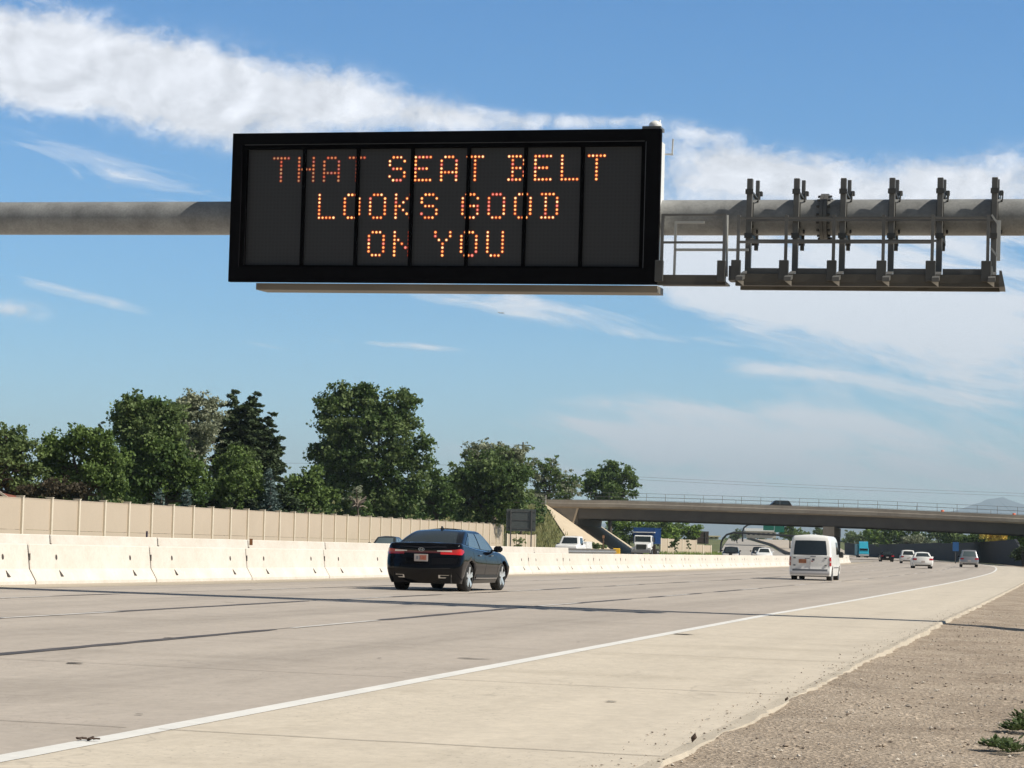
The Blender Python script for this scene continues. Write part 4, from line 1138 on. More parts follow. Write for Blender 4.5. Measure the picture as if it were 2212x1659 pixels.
class Cabin:
    """greenhouse: a rounded rectangle at the belt shrinking to one at the roof"""
    def __init__(s, car, yr0, yf0, yr1, yf1, w0, w1, zr, zbelt=None, crown=.03, lv=None, tc=.6):
        s.c = car; s.a = (yr0, yf0, w0); s.b = (yr1, yf1, w1); s.zr = zr; s.zb = zbelt; s.crown = crown
        s.lv = lv or [(0, 0), (.3, .29), (.6, .60), (.82, .83), (.92, .95), (.975, 1.06), (1.0, 1.22)]
        s.n = 26
    def prm(s, h): return float(np.interp(h, [p[0] for p in s.lv], [p[1] for p in s.lv]))
    def plan(s, t):
        # t: 0 rear centre .. 1 rear corner .. 2 side .. 3 front corner .. 4 front centre
        if t <= 1: return (.02 * t * t, .90 * t)
        if t <= 1.3: q = (t - 1) / .3; return (.02 + .04 * q * q, .90 + .10 * math.sin(q * math.pi / 2))
        if t <= 2.7: return (.06 + .86 * (t - 1.3) / 1.4, 1.0)
        if t <= 3: q = (t - 2.7) / .3; return (.92 + .04 * math.sin(q * math.pi / 2), 1.0 - .12 * q * q)
        return (.96 + .04 * (1 - (4 - t) ** 2), .88 * (4 - t))
    def pt(s, t, h, side=1, off=0.0):
        a, b = s.plan(t); k = s.prm(h)
        yr = s.a[0] + (s.b[0] - s.a[0]) * k; yf = s.a[1] + (s.b[1] - s.a[1]) * k; w = s.a[2] + (s.b[2] - s.a[2]) * k
        y = yr + (yf - yr) * a; x = w * b
        y0 = s.a[0] + (s.a[1] - s.a[0]) * a
        zb = (s.c.deck(y0) if s.zb is None else s.zb) - .03
        z = zb + (s.zr - zb) * h - s.crown * (1 - (1 - b * b)) * h * .5
        q = Vector((side * x, y, z))
        if off:
            if t < 1.1: q.y -= off * .8; q.z += off * .6
            elif t > 2.9: q.y += off * .8; q.z += off * .6
            else: q.x += side * off
        return q
    def build(s, root, mat, name='cabin'):
        mb = MB(); T = list(np.linspace(0, 1, 7)) + [1.1, 1.2, 1.3] + list(np.linspace(1.4, 2.7, 14)) + [2.8, 2.9, 3.0] + list(np.linspace(3.15, 4, 6)); H = [p[0] for p in s.lv]
        tops = []
        for side in (1, -1):
            g_ = []
            for t in T:
                col = []
                for h in H: col.append(len(mb.v)); mb.v.append(tuple(s.pt(t, h, side)))
                g_.append(col)
            for i in range(len(T) - 1):
                for j in range(len(H) - 1):
                    f = (g_[i][j], g_[i + 1][j], g_[i + 1][j + 1], g_[i][j + 1]); mb.f.append(f if side > 0 else f[::-1]); mb.m.append(0)
            tops.append([c[-1] for c in g_])
        rows = []
        for i in range(len(T)):
            a = Vector(mb.v[tops[0][i]]); row = [tops[0][i]]
            for f in (.6, .2, -.2, -.6): row.append(len(mb.v)); mb.v.append((a.x * f, a.y, a.z + s.crown * (1 - f * f) * min(1, abs(a.x) / .4) * .8))
            row.append(tops[1][i]); rows.append(row)
        for i in range(len(T) - 1):
            for j in range(5): mb.f.append((rows[i][j], rows[i + 1][j], rows[i + 1][j + 1], rows[i][j + 1])); mb.m.append(0)
        return mb.build(name, mat, root, smooth=True, angle=RAD(45))
    def t_of_y(s, y, h):
        lo, hi = 1.0, 3.0
        for _ in range(40):
            m = (lo + hi) / 2
            if s.pt(m, h).y < y: lo = m
            else: hi = m
        return lo
    def side_glass(s, root, quads, mat=M_glass, name='side_window', off=.008):
        """quads: list of (y at lower rear, y at lower front, y at upper rear, y at upper front, h0, h1)"""
        for (a, b, c, d, h0, h1) in quads:
            for side in (1, -1):
                mb = MB(); n, m = 6, 5; vs = []; fs = []
                for j in range(m + 1):
                    h = h0 + (h1 - h0) * j / m; y0 = a + (c - a) * j / m; y1 = b + (d - b) * j / m
                    for i in range(n + 1): vs.append(s.pt(s.t_of_y(y0 + (y1 - y0) * i / n, h), h, side, off))
                for j in range(m):
                    for i in range(n):
                        q = j * (n + 1) + i; f = (q, q + 1, q + n + 2, q + n + 1); fs.append(f if side > 0 else f[::-1])
                mb.add(vs, fs); mb.build(name, mat, root, smooth=True)
    def end_glass(s, root, rear, t_lo, t_hi, h0, h1, name, mat=M_glass, off=.008):
        """t_lo / t_hi: extent to the side at the lower / upper edge"""
        mb = MB(); n, m = 14, 6; vs = []; fs = []
        for j in range(m + 1):
            h = h0 + (h1 - h0) * j / m; e = t_lo + (t_hi - t_lo) * j / m
            for i in range(n + 1):
                f = -1 + 2 * i / n; t = abs(f) * e; side = 1 if f >= 0 else -1
                vs.append(s.pt(t if rear else 4 - t, h, side, off))
        for j in range(m):
            for i in range(n): q = j * (n + 1) + i; f = (q, q + 1, q + n + 2, q + n + 1); fs.append(f)
        mb.add(vs, fs); return mb.build(name, mat, root, smooth=True)
def part(name, mat, root, fn, **kw):
    mb = MB(); fn(mb); return mb.build(name, mat, root, **kw)
def place(root, x, y, slope, z=None, rev=False):
    """rear centre (or nearest end) at x, y; slope = dx/dy of the heading"""
    a = -math.atan(slope)
    if rev: a += math.pi
    root.location = (x, y, (G(y) + .09) if z is None else z); root.rotation_euler = (0, 0, a)

# ------------------------------------------------------------------ black sedan
def black_sedan():
    r = thing('sedan', 'glossy black sedan with red tail lamps in the lane beside the barrier', 'car')
    c = Car(4.93, 1.87, [(0, 1.08), (.12, 1.12), (.45, 1.13), (.9, 1.09), (1.6, 1.02), (2.6, .97), (3.4, .95), (3.75, .93), (4.3, .84), (4.75, .70), (4.93, .62)], sill=.20, wy=(1.03, 3.87), wr=.345, arch=.385,
            rear=[(0, .16), (.15, .07), (.32, .0), (.45, .015), (.60, .07), (.78, .10), (.90, .07), (1.0, .13)], front=[(0, .22), (.3, .02), (.6, 0), (1, .3)],
            side=[(0, .90), (.15, .945), (.4, .985), (.62, 1.0), (.8, .975), (.93, .945), (1, .91)], bow=.17, cr=.15, cf=.26, bfrac=.80)
    M = paint('black_paint', (.003, .003, .0045), 0, .12)
    c.shell(r, M, crown=.025)
    cb = Cabin(c, .50, 3.78, 1.52, 2.72, .80, .60, 1.465, crown=.05, lv=[(0, 0), (.25, .22), (.5, .45), (.72, .68), (.86, .86), (.94, 1.0), (.985, 1.16), (1.0, 1.36)])
    cb.build(r, M, 'roof')
    cb.end_glass(r, True, .93, .86, .08, .86, 'rear_window')
    cb.end_glass(r, False, .90, .84, .10, .86, 'windscreen')
    cb.side_glass(r, [(1.22, 2.15, 1.62, 2.10, .10, .85), (2.24, 3.25, 2.18, 2.74, .10, .86)], M_glass_l)
    cb.side_glass(r, [(.98, 1.17, 1.40, 1.56, .12, .62)], M_glass, 'quarter_window')
    # chrome waist strip, rear lamps
    for sd in (1, -1):
        mb = MB(); mb.add(*c.patch(c.t_of_y(1.0), c.t_of_y(3.6), .965, .985, sd, .012, 20, 1)); mb.build('waist_trim', M_chrome, r)
        mb = MB(); mb.add(*c.patch(.60, 1.62, .73, .83, sd, .012, 16, 4, .715, .865)); lp = mb.build('tail_lamp', M_redglint if sd > 0 else M_redl, r, smooth=True)
        mb = MB(); mb.add(*c.patch(1.62, 1.95, .715, .865, sd, .012, 6, 3, .79, .83)); mb.build('lamp_wing', M_redl, lp, smooth=True)
        mb = MB(); mb.add(*c.patch(.50, .95, .80, .825, sd, .018, 10, 2, .79, .83)); mb.build('lamp_lens', M_clear, lp, smooth=True)
        mb = MB(); mb.add(*c.patch(.58, .98, .135, .215, sd, .010, 8, 2)); e = mb.build('exhaust_tip', M_chrome, r, smooth=True)
        mb = MB(); mb.add(*c.patch(.64, .92, .155, .20, sd, .016, 6, 2)); mb.build('exhaust_opening', M_under, e)
        mb = MB(); mb.add(*c.patch(c.t_of_y(1.55, .1), c.t_of_y(3.35, .1), .13, .165, sd, .014, 20, 2)); mb.build('sill_trim', M_chrome, r)
        mb = MB(); mb.add(*c.patch(c.t_of_y(1.55, .1), c.t_of_y(3.35, .1), .165, .26, sd, .006, 20, 2)); mb.build('sill_recess', M_plastic, r)
        # mirror
        mb = MB(); mb.box((sd * 1.00, 3.06, 1.015), (.22, .13, .15), Matrix.Rotation(sd * .12, 3, 'Z'), 0, .05); mb.box((sd * .87, 3.10, .975), (.12, .06, .04)); mi = mb.build('mirror', M, r)
        for yy in (1.78, 2.78):
            mb = MB(); mb.box((sd * (c.pt(c.t_of_y(yy), .8).x + .018), yy, .86), (.03, .17, .028), None, 0, .01); mb.build('door_handle', M_chrome if sd > 0 else M, r)
        for yy in (1.30, 2.30, 3.36):
            mb = MB(); mb.add(*c.patch(c.t_of_y(yy - .006), c.t_of_y(yy + .006), .12, .96, sd, .003, 1, 8)); mb.build('door_gap', M_under, r)
    mb = MB()
    for sd in (1, -1): mb.add(*c.patch(0, .62, .76, .82, sd, .010, 10, 2))
    mb.build('lamp_bar', P('lamp_bar_red', (.10, .005, .007), .15, 0, coat=1.0), r)
    mb = MB()
    for sd in (1, -1): mb.add(*c.patch(0, .80, .905, .925, sd, .008, 10, 1))
    mb.build('boot_edge', paint('black_paint_edge', (.02, .02, .025), 0, .2), r)
    mb = MB()
    for sd in (1, -1): mb.add(*c.patch(0, .92, .375, .395, sd, .004, 12, 1))
    mb.build('bumper_gap', M_under, r)
    # badge: a slanted letter H in an oval
    yb = c.pt(0, .86).y - .018; zb = c.pt(0, .86).z
    mb = MB(); mb.tube([(.072 * math.cos(t), yb, zb + .040 * math.sin(t)) for t in np.linspace(0, 2 * math.pi, 20)], .006, 6, caps=False)
    mb.bar((-.045, yb, zb - .03), (-.020, yb, zb + .03), .014); mb.bar((.020, yb, zb - .03), (.045, yb, zb + .03), .014); mb.bar((-.032, yb, zb - .004), (.032, yb, zb + .006), .012); mb.build('badge', M_chrome, r)
    yp = c.pt(0, .60).y - .022; zp = c.pt(0, .60).z + .045
    pl = part('number_plate', M_plate, r, lambda m: m.box((0, yp, zp), (.33, .012, .165), None, 0, .004))
    part('plate_picture', M_platered, pl, lambda m: m.box((.045, yp - .008, zp + .005), (.17, .004, .11)))
    part('plate_marks', P('plate_grey', (.25, .27, .30), .5), pl, lambda m: (m.box((-.09, yp - .008, zp), (.05, .004, .07)), m.box((-.03, yp - .010, zp), (.02, .004, .07))))
    part('roof_aerial', M, r, lambda m: m.prism([(-.012, 1.58, 1.44), (-.012, 1.80, 1.47), (-.012, 1.64, 1.535), (-.012, 1.60, 1.535)], (.024, 0, 0)))
    part('head_rest', P('seat_leather', (.05, .05, .05), .6), r, lambda m: (m.box((-.36, 1.62, 1.16), (.25, .1, .2), None, 0, .04), m.box((.36, 1.62, 1.16), (.25, .1, .2), None, 0, .04)))
    c.wheels(r, .235, M_rimc, .05, 5, .74)
    return r, c
r, c = black_sedan(); place(r, -2.02, 49.1, .275, G(50) + .04)

# ------------------------------------------------------------------ tall white van
def white_van():
    r = thing('delivery_van', 'tall white delivery van seen from behind, with rusty orange lamps', 'van')
    c = Car(4.58, 1.80, [(0, 1.12), (3.3, 1.10), (3.7, 1.06), (4.2, .98), (4.5, .84), (4.58, .74)], sill=.26, wy=(.86, 3.77), wr=.33, arch=.37,
            rear=[(0, .05), (.12, .0), (.26, .02), (.30, .08), (1.0, .10)], front=[(0, .15), (.3, 0), (.6, .03), (1, .25)], side=[(0, .955), (.3, .99), (.6, 1.0), (1, .985)], bow=.04, cr=.07, cf=.24, bfrac=.93)
    M = paint('white_paint', (.80, .80, .79), 0, .3); c.shell(r, M)
    cb = Cabin(c, .10, 3.85, .34, 3.02, .888, .70, 2.0, zbelt=1.12, crown=.05, lv=[(0, 0), (.25, .08), (.5, .18), (.72, .32), (.86, .48), (.94, .68), (.985, .92), (1.0, 1.3)])
    cb.build(r, M, 'roof')
    cb.end_glass(r, True, .90, .87, .06, .74, 'rear_window'); cb.end_glass(r, False, .9, .85, .12, .85, 'windscreen')
    cb.side_glass(r, [(2.45, 3.5, 2.50, 3.12, .10, .70)], M_glass)
    for sd in (1, -1):
        mb = MB(); mb.add(*c.patch(.985, 1.7, .50, .93, sd, .012, 6, 6)); l_ = mb.build('tail_lamp', P('tail_lamp_orange', (.42, .10, .04), .2, 0, coat=1.0) if sd < 0 else M_redl, r, smooth=True)
        mb = MB(); mb.add(*c.patch(.985, 1.7, .66, .74, sd, .017, 6, 2)); mb.build('lamp_band', P('lamp_band', (.55, .38, .34), .2), l_)
        mb = MB(); mb.box((sd * 1.02, 3.22, 1.18), (.20, .12, .26), None, 0, .04); mb.build('mirror', M_plastic, r)
        mb = MB(); mb.add(*c.patch(c.t_of_y(1.3), c.t_of_y(3.3), .40, .45, sd, .014, 12, 1)); mb.build('side_moulding', P('grey_plastic', (.16, .16, .16), .6), r)
        mb = MB(); mb.add(*c.patch(c.t_of_y(2.40), c.t_of_y(2.415), .1, .98, sd, .003, 1, 8)); mb.build('door_gap', M_under, r)
        for zf in (.52, .88):
            mb = MB(); q = c.pt(.80, zf, sd); mb.box((q.x, q.y - .014, q.z), (.09, .02, .05)); mb.build('hinge', P('hinge_dark', (.10, .12, .13), .5), r)
    part('bumper_step', P('bumper_dark', (.07, .075, .09), .6), r, lambda m: [m.add(*c.patch(0, .90, .24, .335, sd, .012, 10, 2)) for sd in (1, -1)])
    part('bumper', P('bumper_grey', (.50, .50, .52), .5), r, lambda m: [m.add(*c.patch(0, 1.3, .06, .235, sd, .012, 12, 2)) for sd in (1, -1)])
    y = c.pt(0, .7).y - .02
    pl = part('number_plate', P('plate_orange', (.40, .16, .08), .5, var=.4, vscale=9), r, lambda m: m.box((-.32, y, .88), (.32, .015, .17)))
    part('badge', P('badge_dark', (.10, .10, .13), .4), r, lambda m: (m.box((.13, y, 1.075), (.22, .012, .03)), m.box((.14, y, .95), (.11, .012, .085), None, 0, .03), m.box((-.12, y, .99), (.20, .012, .025))))
    part('badge_red', P('badge_red', (.35, .08, .08), .5), r, lambda m: (m.box((.10, y, .875), (.08, .012, .03)), m.box((.06, y, .90), (.03, .012, .02))))
    part('door_split', P('panel_gap', (.30, .30, .32), .6), r, lambda m: m.box((0.0, c.pt(0, .6).y - .006, .80), (.01, .01, .55)))
    part('head_rest', P('seat_grey', (.16, .17, .16), .6), r, lambda m: m.box((.2, .44, 1.42), (.2, .05, .2), None, 0, .05))
    c.wheels(r, .205, M_rimg, .045, 5)
    return r
r = white_van(); place(r, 12.88, 91.0, .255, G(91) - .03)

# ------------------------------------------------------------------ smaller cars of the far traffic, one spec each
def simple_car(label, M, L=4.6, W=1.8, H=1.45, belt=.95, kind='sedan', tail=M_redl, plate=True, glass=M_glass, name='sedan', roofrack=False):
    r = thing(name, label, 'car')
    if kind == 'sedan':
        c = Car(L, W, [(0, belt + .08), (.5, belt + .10), (1.4, belt + .03), (3.3, belt - .02), (3.6, belt - .04), (L - .2, .68), (L, .60)], wy=(.95, L - .95), wr=.32, arch=.36, rear=[(0, .12), (.3, 0), (.6, .05), (1, .12)], bow=.12)
        cb = Cabin(c, .45, L - 1.25, 1.35, L - 2.15, .78, .58, H, crown=.05)
        sg = [(1.25, 2.1, 1.5, 2.05, .1, .84), (2.2, L - 1.65, 2.15, L - 2.2, .1, .84)]
    elif kind == 'suv':
        c = Car(L, W, [(0, belt + .02), (3.2, belt), (3.5, belt - .02), (L - .25, .85), (L, .74)], sill=.28, wy=(.92, L - .93), wr=.36, arch=.41, rear=[(0, .1), (.3, 0), (.5, .04), (1, .08)], bow=.08, cr=.1)
        cb = Cabin(c, .12, L - 1.15, .55, L - 1.95, .84, .66, H, crown=.04)
        sg = [(.65, 1.75, .75, 1.72, .1, .84), (1.85, L - 1.6, 1.8, L - 2.05, .1, .84)]
    else:  # pickup
        c = Car(L, W, [(0, belt + .10), (L - 2.2, belt + .08), (L - 1.4, belt + .08), (L - .3, belt + .0), (L, belt - .12)], sill=.34, wy=(1.05, L - .95), wr=.39, arch=.44, rear=[(0, .06), (1, .03)], front=[(0, .1), (.4, 0), (.9, .02), (1, .08)], bow=.04, cr=.05, cf=.12, bfrac=.9)
        cb = Cabin(c, L - 3.5, L - 1.35, L - 3.35, L - 1.95, .95, .80, H, crown=.03)
        sg = [(L - 3.1, L - 1.75, L - 3.05, L - 2.05, .1, .82)]
    c.shell(r, M); cb.build(r, M, 'roof')
    cb.end_glass(r, True, .9, .84, .10, .82, 'rear_window', glass); cb.end_glass(r, False, .9, .85, .10, .85, 'windscreen', glass)
    cb.side_glass(r, sg, glass)
    for sd in (1, -1):
        if kind == 'pickup':
            mb = MB(); mb.add(*c.patch(.93, 1.5, .55, .92, sd, .01, 4, 3)); mb.build('tail_lamp', tail, r)
            mb = MB(); mb.add(*c.patch(4.85, 3.6, .52, .80, sd, .01, 5, 3)); mb.build('headlight', M_clear, r)
        else:
            mb = MB(); mb.add(*c.patch(.78, 1.8, .66, .86, sd, .01, 6, 3)); mb.build('tail_lamp', tail, r)
            mb = MB(); mb.add(*c.patch(4.75, 3.4, .55, .80, sd, .01, 8, 3)); mb.build('headlight', M_clear, r)
        mb = MB(); mb.box((sd * (W / 2 + .07), L - 1.75, belt + .08), (.2, .12, .16), None, 0, .04); mb.build('mirror', M if kind == 'sedan' else M_plastic, r)
    part('bumper_foot', M_plastic, r, lambda m: [m.add(*c.patch(0, .95, .02, .15, sd, .008, 8, 1)) for sd in (1, -1)])  # dark strip along the foot of the rear bumper
    part('grille', M_plastic, r, lambda m: [m.add(*c.patch(5, 4.35, .28, .62, sd, .012, 6, 2)) for sd in (1, -1)])
    if plate: part('number_plate', M_plate, r, lambda m: m.box((0, c.pt(0, .5).y - .02, c.pt(0, .5).z), (.32, .015, .16)))
    c.wheels(r, .21, M_rimg, .05)
    return r, c, cb
M_w = paint('white_paint', (.80, .80, .79), 0, .3); M_sil = paint('silver_paint', (.40, .41, .43), .6, .3)
M_blk = paint('dark_paint', (.012, .013, .014), 0, .2); M_dgr = paint('dark_grey_paint', (.03, .035, .035), 0, .25)
def put(xd, yd, Y, slope, r, rev=False, dz=.06, off=0):
    q = at(xd, yd, Y); place(r, q.x, Y, slope, G(Y) + dz, rev); return r
r, c, cb = simple_car('silver car with a red-brown reflection in its rear window, right lane', M_sil, 4.6, 1.82, 1.72, 1.0, 'suv', name='hatchback', glass=M_glass_l); put(2094, 1226, 213, .18, r)
r, c, cb = simple_car('white sedan ahead of the van, nearest of the white cars before the dark wall', M_w, 4.6, 1.80, 1.44, .92, 'sedan'); put(1994, 1230, 186, .13, r, dz=.03)
r, c, cb = simple_car('white hatchback left of the white sedan, partly hidden by it', M_w, 4.3, 1.78, 1.62, .98, 'suv', name='hatchback'); put(1962, 1219, 258, .13, r)
r, c, cb = simple_car('dark car seen from behind, between the turquoise truck and white hatchback', M_blk, 4.7, 1.85, 1.50, .95, 'suv'); put(1917, 1215, 290, .10, r)
# oncoming traffic
r, c, cb = simple_car('dark green-black car whose roof shows above the barrier, behind the black sedan', M_dgr, 4.7, 1.82, 1.50, .95, 'sedan', glass=M_glass_l); put(855, 1200, 135, .19, r, True, .14)
r, c, cb = simple_car('black car with a bright white headlight coming down the far carriageway', M_blk, 4.5, 1.8, 1.46, .95, 'suv'); put(1581, 1200, 232, .14, r, True, .12)
r, c, cb = simple_car('white car coming down the far carriageway, beside a dark one', M_w, 4.5, 1.8, 1.42, .92, 'sedan'); put(1652, 1200, 238, .14, r, True, .12)
r, c, cb = simple_car('dark car half hidden behind the white oncoming car', M_blk, 4.5, 1.8, 1.55, .95, 'suv'); put(1640, 1200, 262, .14, r, True, .12)
r, c, cb = simple_car('black station car crossing the road bridge', M_blk, 4.8, 1.85, 1.72, 1.05, 'suv')
q = at(1735, 1090, 336); r.location = (q.x - .2, bl(q.x) + 4.5, bt(q.x) - .80); r.rotation_euler = (0, 0, RAD(90) + .2)
# white utility pickup
r, c, cb = simple_car('white utility pickup with side boxes coming towards the camera', M_w, 6.0, 2.1, 2.05, 1.26, 'pickup', name='pickup_truck', plate=False); put(1253, 1206, 197, .26, r, True, .14)
for sd in (1, -1):
    part('tool_box', M_w, r, lambda m: m.box((sd * .92, 1.2, 1.28), (.40, 2.3, .62), None, 0, .02))
part('light_bar', P('amber_bar', (.35, .25, .18), .4), r, lambda m: m.box((0, 3.0, 2.03), (.8, .2, .10), None, 0, .02))
part('tool_rack', M_plastic, r, lambda m: (m.bar((.5, 1.9, 1.3), (-.1, .9, 1.95), .05), m.bar((-.3, 1.4, 1.3), (-.5, .3, 1.8), .05), m.box((0, 1.7, 1.35), (1.2, .4, .35))))

# ------------------------------------------------------------------ blue dump truck with white cab
r = thing('dump_truck', 'dump truck with a white cab and tall blue box coming past the slope paving', 'truck')
M_blue = P('blue_paint', (.012, .07, .24), .4, 0, var=.2, vscale=.8)
# local: +Y forward
part('dump_box', M_blue, r, lambda m: (m.box((0, 2.9, 2.45), (2.5, 5.2, 1.75)), [m.box((sd * 1.27, .5 + k * .8, 2.45), (.08, .12, 1.7)) for sd in (1, -1) for k in range(7)], m.box((0, .2, 3.4), (2.6, .3, .15)), m.box((0, 5.55, 3.1), (2.5, .14, .65))))
part('cab_guard', P('guard_white', (.62, .62, .62), .5), r, lambda m: m.box((0, 5.9, 2.88), (2.5, .9, .12)))
def cab(m):
    m.box((0, 6.2, 1.85), (2.05, 1.35, 1.35), None, 0, .12); m.prism([(-.95, 6.8, 1.0), (-.72, 8.2, 1.0), (-.72, 8.2, 1.52), (-.95, 6.8, 1.78)], (0, 0, 0)) if False else None
    vs = [(-1.0, 6.8, .9), (1.0, 6.8, .9), (.78, 8.3, .9), (-.78, 8.3, .9), (-1.0, 6.8, 1.75), (1.0, 6.8, 1.75), (.70, 8.25, 1.45), (-.70, 8.25, 1.45)]
    m.add(vs, [(0, 3, 2, 1), (4, 5, 6, 7), (0, 1, 5, 4), (1, 2, 6, 5), (2, 3, 7, 6), (3, 0, 4, 7)])
    for sd in (1, -1): m.box((sd * .95, 7.7, 1.0), (.45, 1.1, .35), None, 0, .12)
part('cab', M_w, r, cab)
part('windscreen', M_glass, r, lambda m: m.box((0, 6.885, 2.1), (1.75, .02, .62)))
for sd in (1, -1):
    part('side_window', M_glass, r, lambda m: m.box((sd * 1.03, 6.35, 2.12), (.02, .75, .55)))
    part('mirror', M_plastic, r, lambda m: m.box((sd * 1.28, 6.95, 2.0), (.18, .08, .5)))
    part('headlight', M_clear, r, lambda m: m.box((sd * .93, 8.27, 1.02), (.3, .06, .2)))
part('grille', P('grille_dark', (.04, .045, .04), .5), r, lambda m: m.box((0, 8.32, 1.22), (1.15, .05, .55)))
part('bumper', P('bumper_chrome_grey', (.30, .30, .31), .4, .5), r, lambda m: m.box((0, 8.45, .68), (2.3, .25, .32), None, 0, .05))
part('chassis', M_under, r, lambda m: m.box((0, 4, .95), (.9, 8, .4)))
part('mud_flap', P('mud_flap', (.08, .06, .05), .8), r, lambda m: m.box((-1.0, 5.0, .9), (.5, .06, 1.1)))
for wy in (1.3, 2.7, 7.6):
    for sd in (1, -1):
        mt, mr = MB(), MB(); w_ = .5 if wy < 5 else .3; cc = (sd * (1.2 - w_ / 2), wy, .52); wheel(mt, mr, cc, .52, w_, sd, 6, .55); t_ = mt.build('wheel', M_tyre, r, smooth=True, angle=RAD(40)); mr.build('rim', [M_rimg, M_plastic], t_)
put(1404, 1200, 250, .19, r, True, .14)
# ------------------------------------------------------------------ turquoise truck
r = thing('box_truck', 'turquoise truck at the foot of the dark wall beyond the barrier end', 'truck')
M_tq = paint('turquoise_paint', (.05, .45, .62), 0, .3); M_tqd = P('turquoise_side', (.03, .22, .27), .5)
part('cab', M_tq, r, lambda m: (m.box((0, .9, 1.55), (2.2, 1.8, 1.3), None, 0, .12), m.box((0, .35, .85), (2.3, 1.2, .7), None, 0, .1)))
part('roof_fairing', M_tq, r, lambda m: m.add([(-1.05, .25, 2.1), (1.05, .25, 2.1), (1.05, 1.8, 2.1), (-1.05, 1.8, 2.1), (-1.0, .75, 3.6), (1.0, .75, 3.6), (1.05, 1.8, 3.75), (-1.05, 1.8, 3.75)], [(0, 3, 2, 1), (4, 5, 6, 7), (0, 1, 5, 4), (1, 2, 6, 5), (2, 3, 7, 6), (3, 0, 4, 7)]))
part('windscreen', M_glass, r, lambda m: m.box((0, -.02 + .0, 1.9), (1.9, .03, .5)))
part('bumper', P('bumper_grey', (.50, .50, .52), .5), r, lambda m: m.box((0, -.25, .6), (2.3, .15, .4)))
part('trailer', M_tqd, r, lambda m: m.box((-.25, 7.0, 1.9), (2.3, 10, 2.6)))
for wy in (.9, 5.2, 10.5):
    for sd in (1, -1):
        mt, mr = MB(), MB(); cc = (sd * .95, wy, .5); wheel(mt, mr, cc, .5, .3, sd, 6, .55); t_ = mt.build('wheel', M_tyre, r); mr.build('rim', [M_rimg, M_plastic], t_)
put(1866, 1203, 500, .10, r, False, .05)
# ================================================================== trees
LB = 1.95
def leaf_mat(name, c_dark, c_light, trans=.28, scale=.35):
    c_dark = tuple(x * LB for x in c_dark); c_light = tuple(x * LB for x in c_light)
    m = bpy.data.materials.new(name); m.use_nodes = True
    T = NT(m.node_tree); b = T.n['Principled BSDF']; b.inputs['Roughness'].default_value = .6; b.inputs['Specular IOR Level'].default_value = .25
    g = T.new('ShaderNodeNewGeometry'); tc = T.new('ShaderNodeTexCoord')
    n = T.noise(tc.outputs['Object'], scale, 3, .6)
    f = T.math('ADD', T.math('MULTIPLY', g.outputs['Random Per Island'], .55), T.math('MULTIPLY_ADD', n, 1.1, -.3), clamp=True)
    col = T.mix(f, c_dark, c_light); T.link(col, b.inputs['Base Color'])
    tr = T.new('ShaderNodeBsdfTranslucent'); T.link(col, tr.inputs[0])
    mx = T.new('ShaderNodeMixShader'); mx.inputs[0].default_value = trans
    T.link(b.outputs[0], mx.inputs[1]); T.link(tr.outputs[0], mx.inputs[2]); T.link(mx.outputs[0], T.n['Material Output'].inputs[0])
    return m
LM_ = {
 'dark': leaf_mat('leaf_dark_green', (.022, .042, .014), (.060, .095, .025)),
 'mid': leaf_mat('leaf_mid_green', (.035, .062, .018), (.095, .135, .035)),
 'olive': leaf_mat('leaf_olive', (.042, .066, .026), (.112, .148, .052)),
 'grey': leaf_mat('leaf_grey_green', (.085, .10, .065), (.21, .22, .15)),
 'pine': leaf_mat('needles_dark', (.016, .028, .014), (.045, .062, .026), .1),
 'spruce': leaf_mat('needles_blue', (.030, .048, .045), (.075, .105, .098), .1),
 'bright': leaf_mat('leaf_bright', (.055, .10, .020), (.15, .21, .045)),
 'red': leaf_mat('leaf_red_brown', (.024, .020, .012), (.055, .042, .025)),
 'yellow': leaf_mat('leaf_yellow', (.35, .27, .06), (.62, .48, .12)),
 'far': leaf_mat('leaf_far', (.05, .075, .035), (.12, .155, .07)),
}
M_bark = P('bark', (.11, .085, .065), .95, var=.4, vscale=2)
M_barkd = P('dead_wood', (.30, .24, .20), .95)
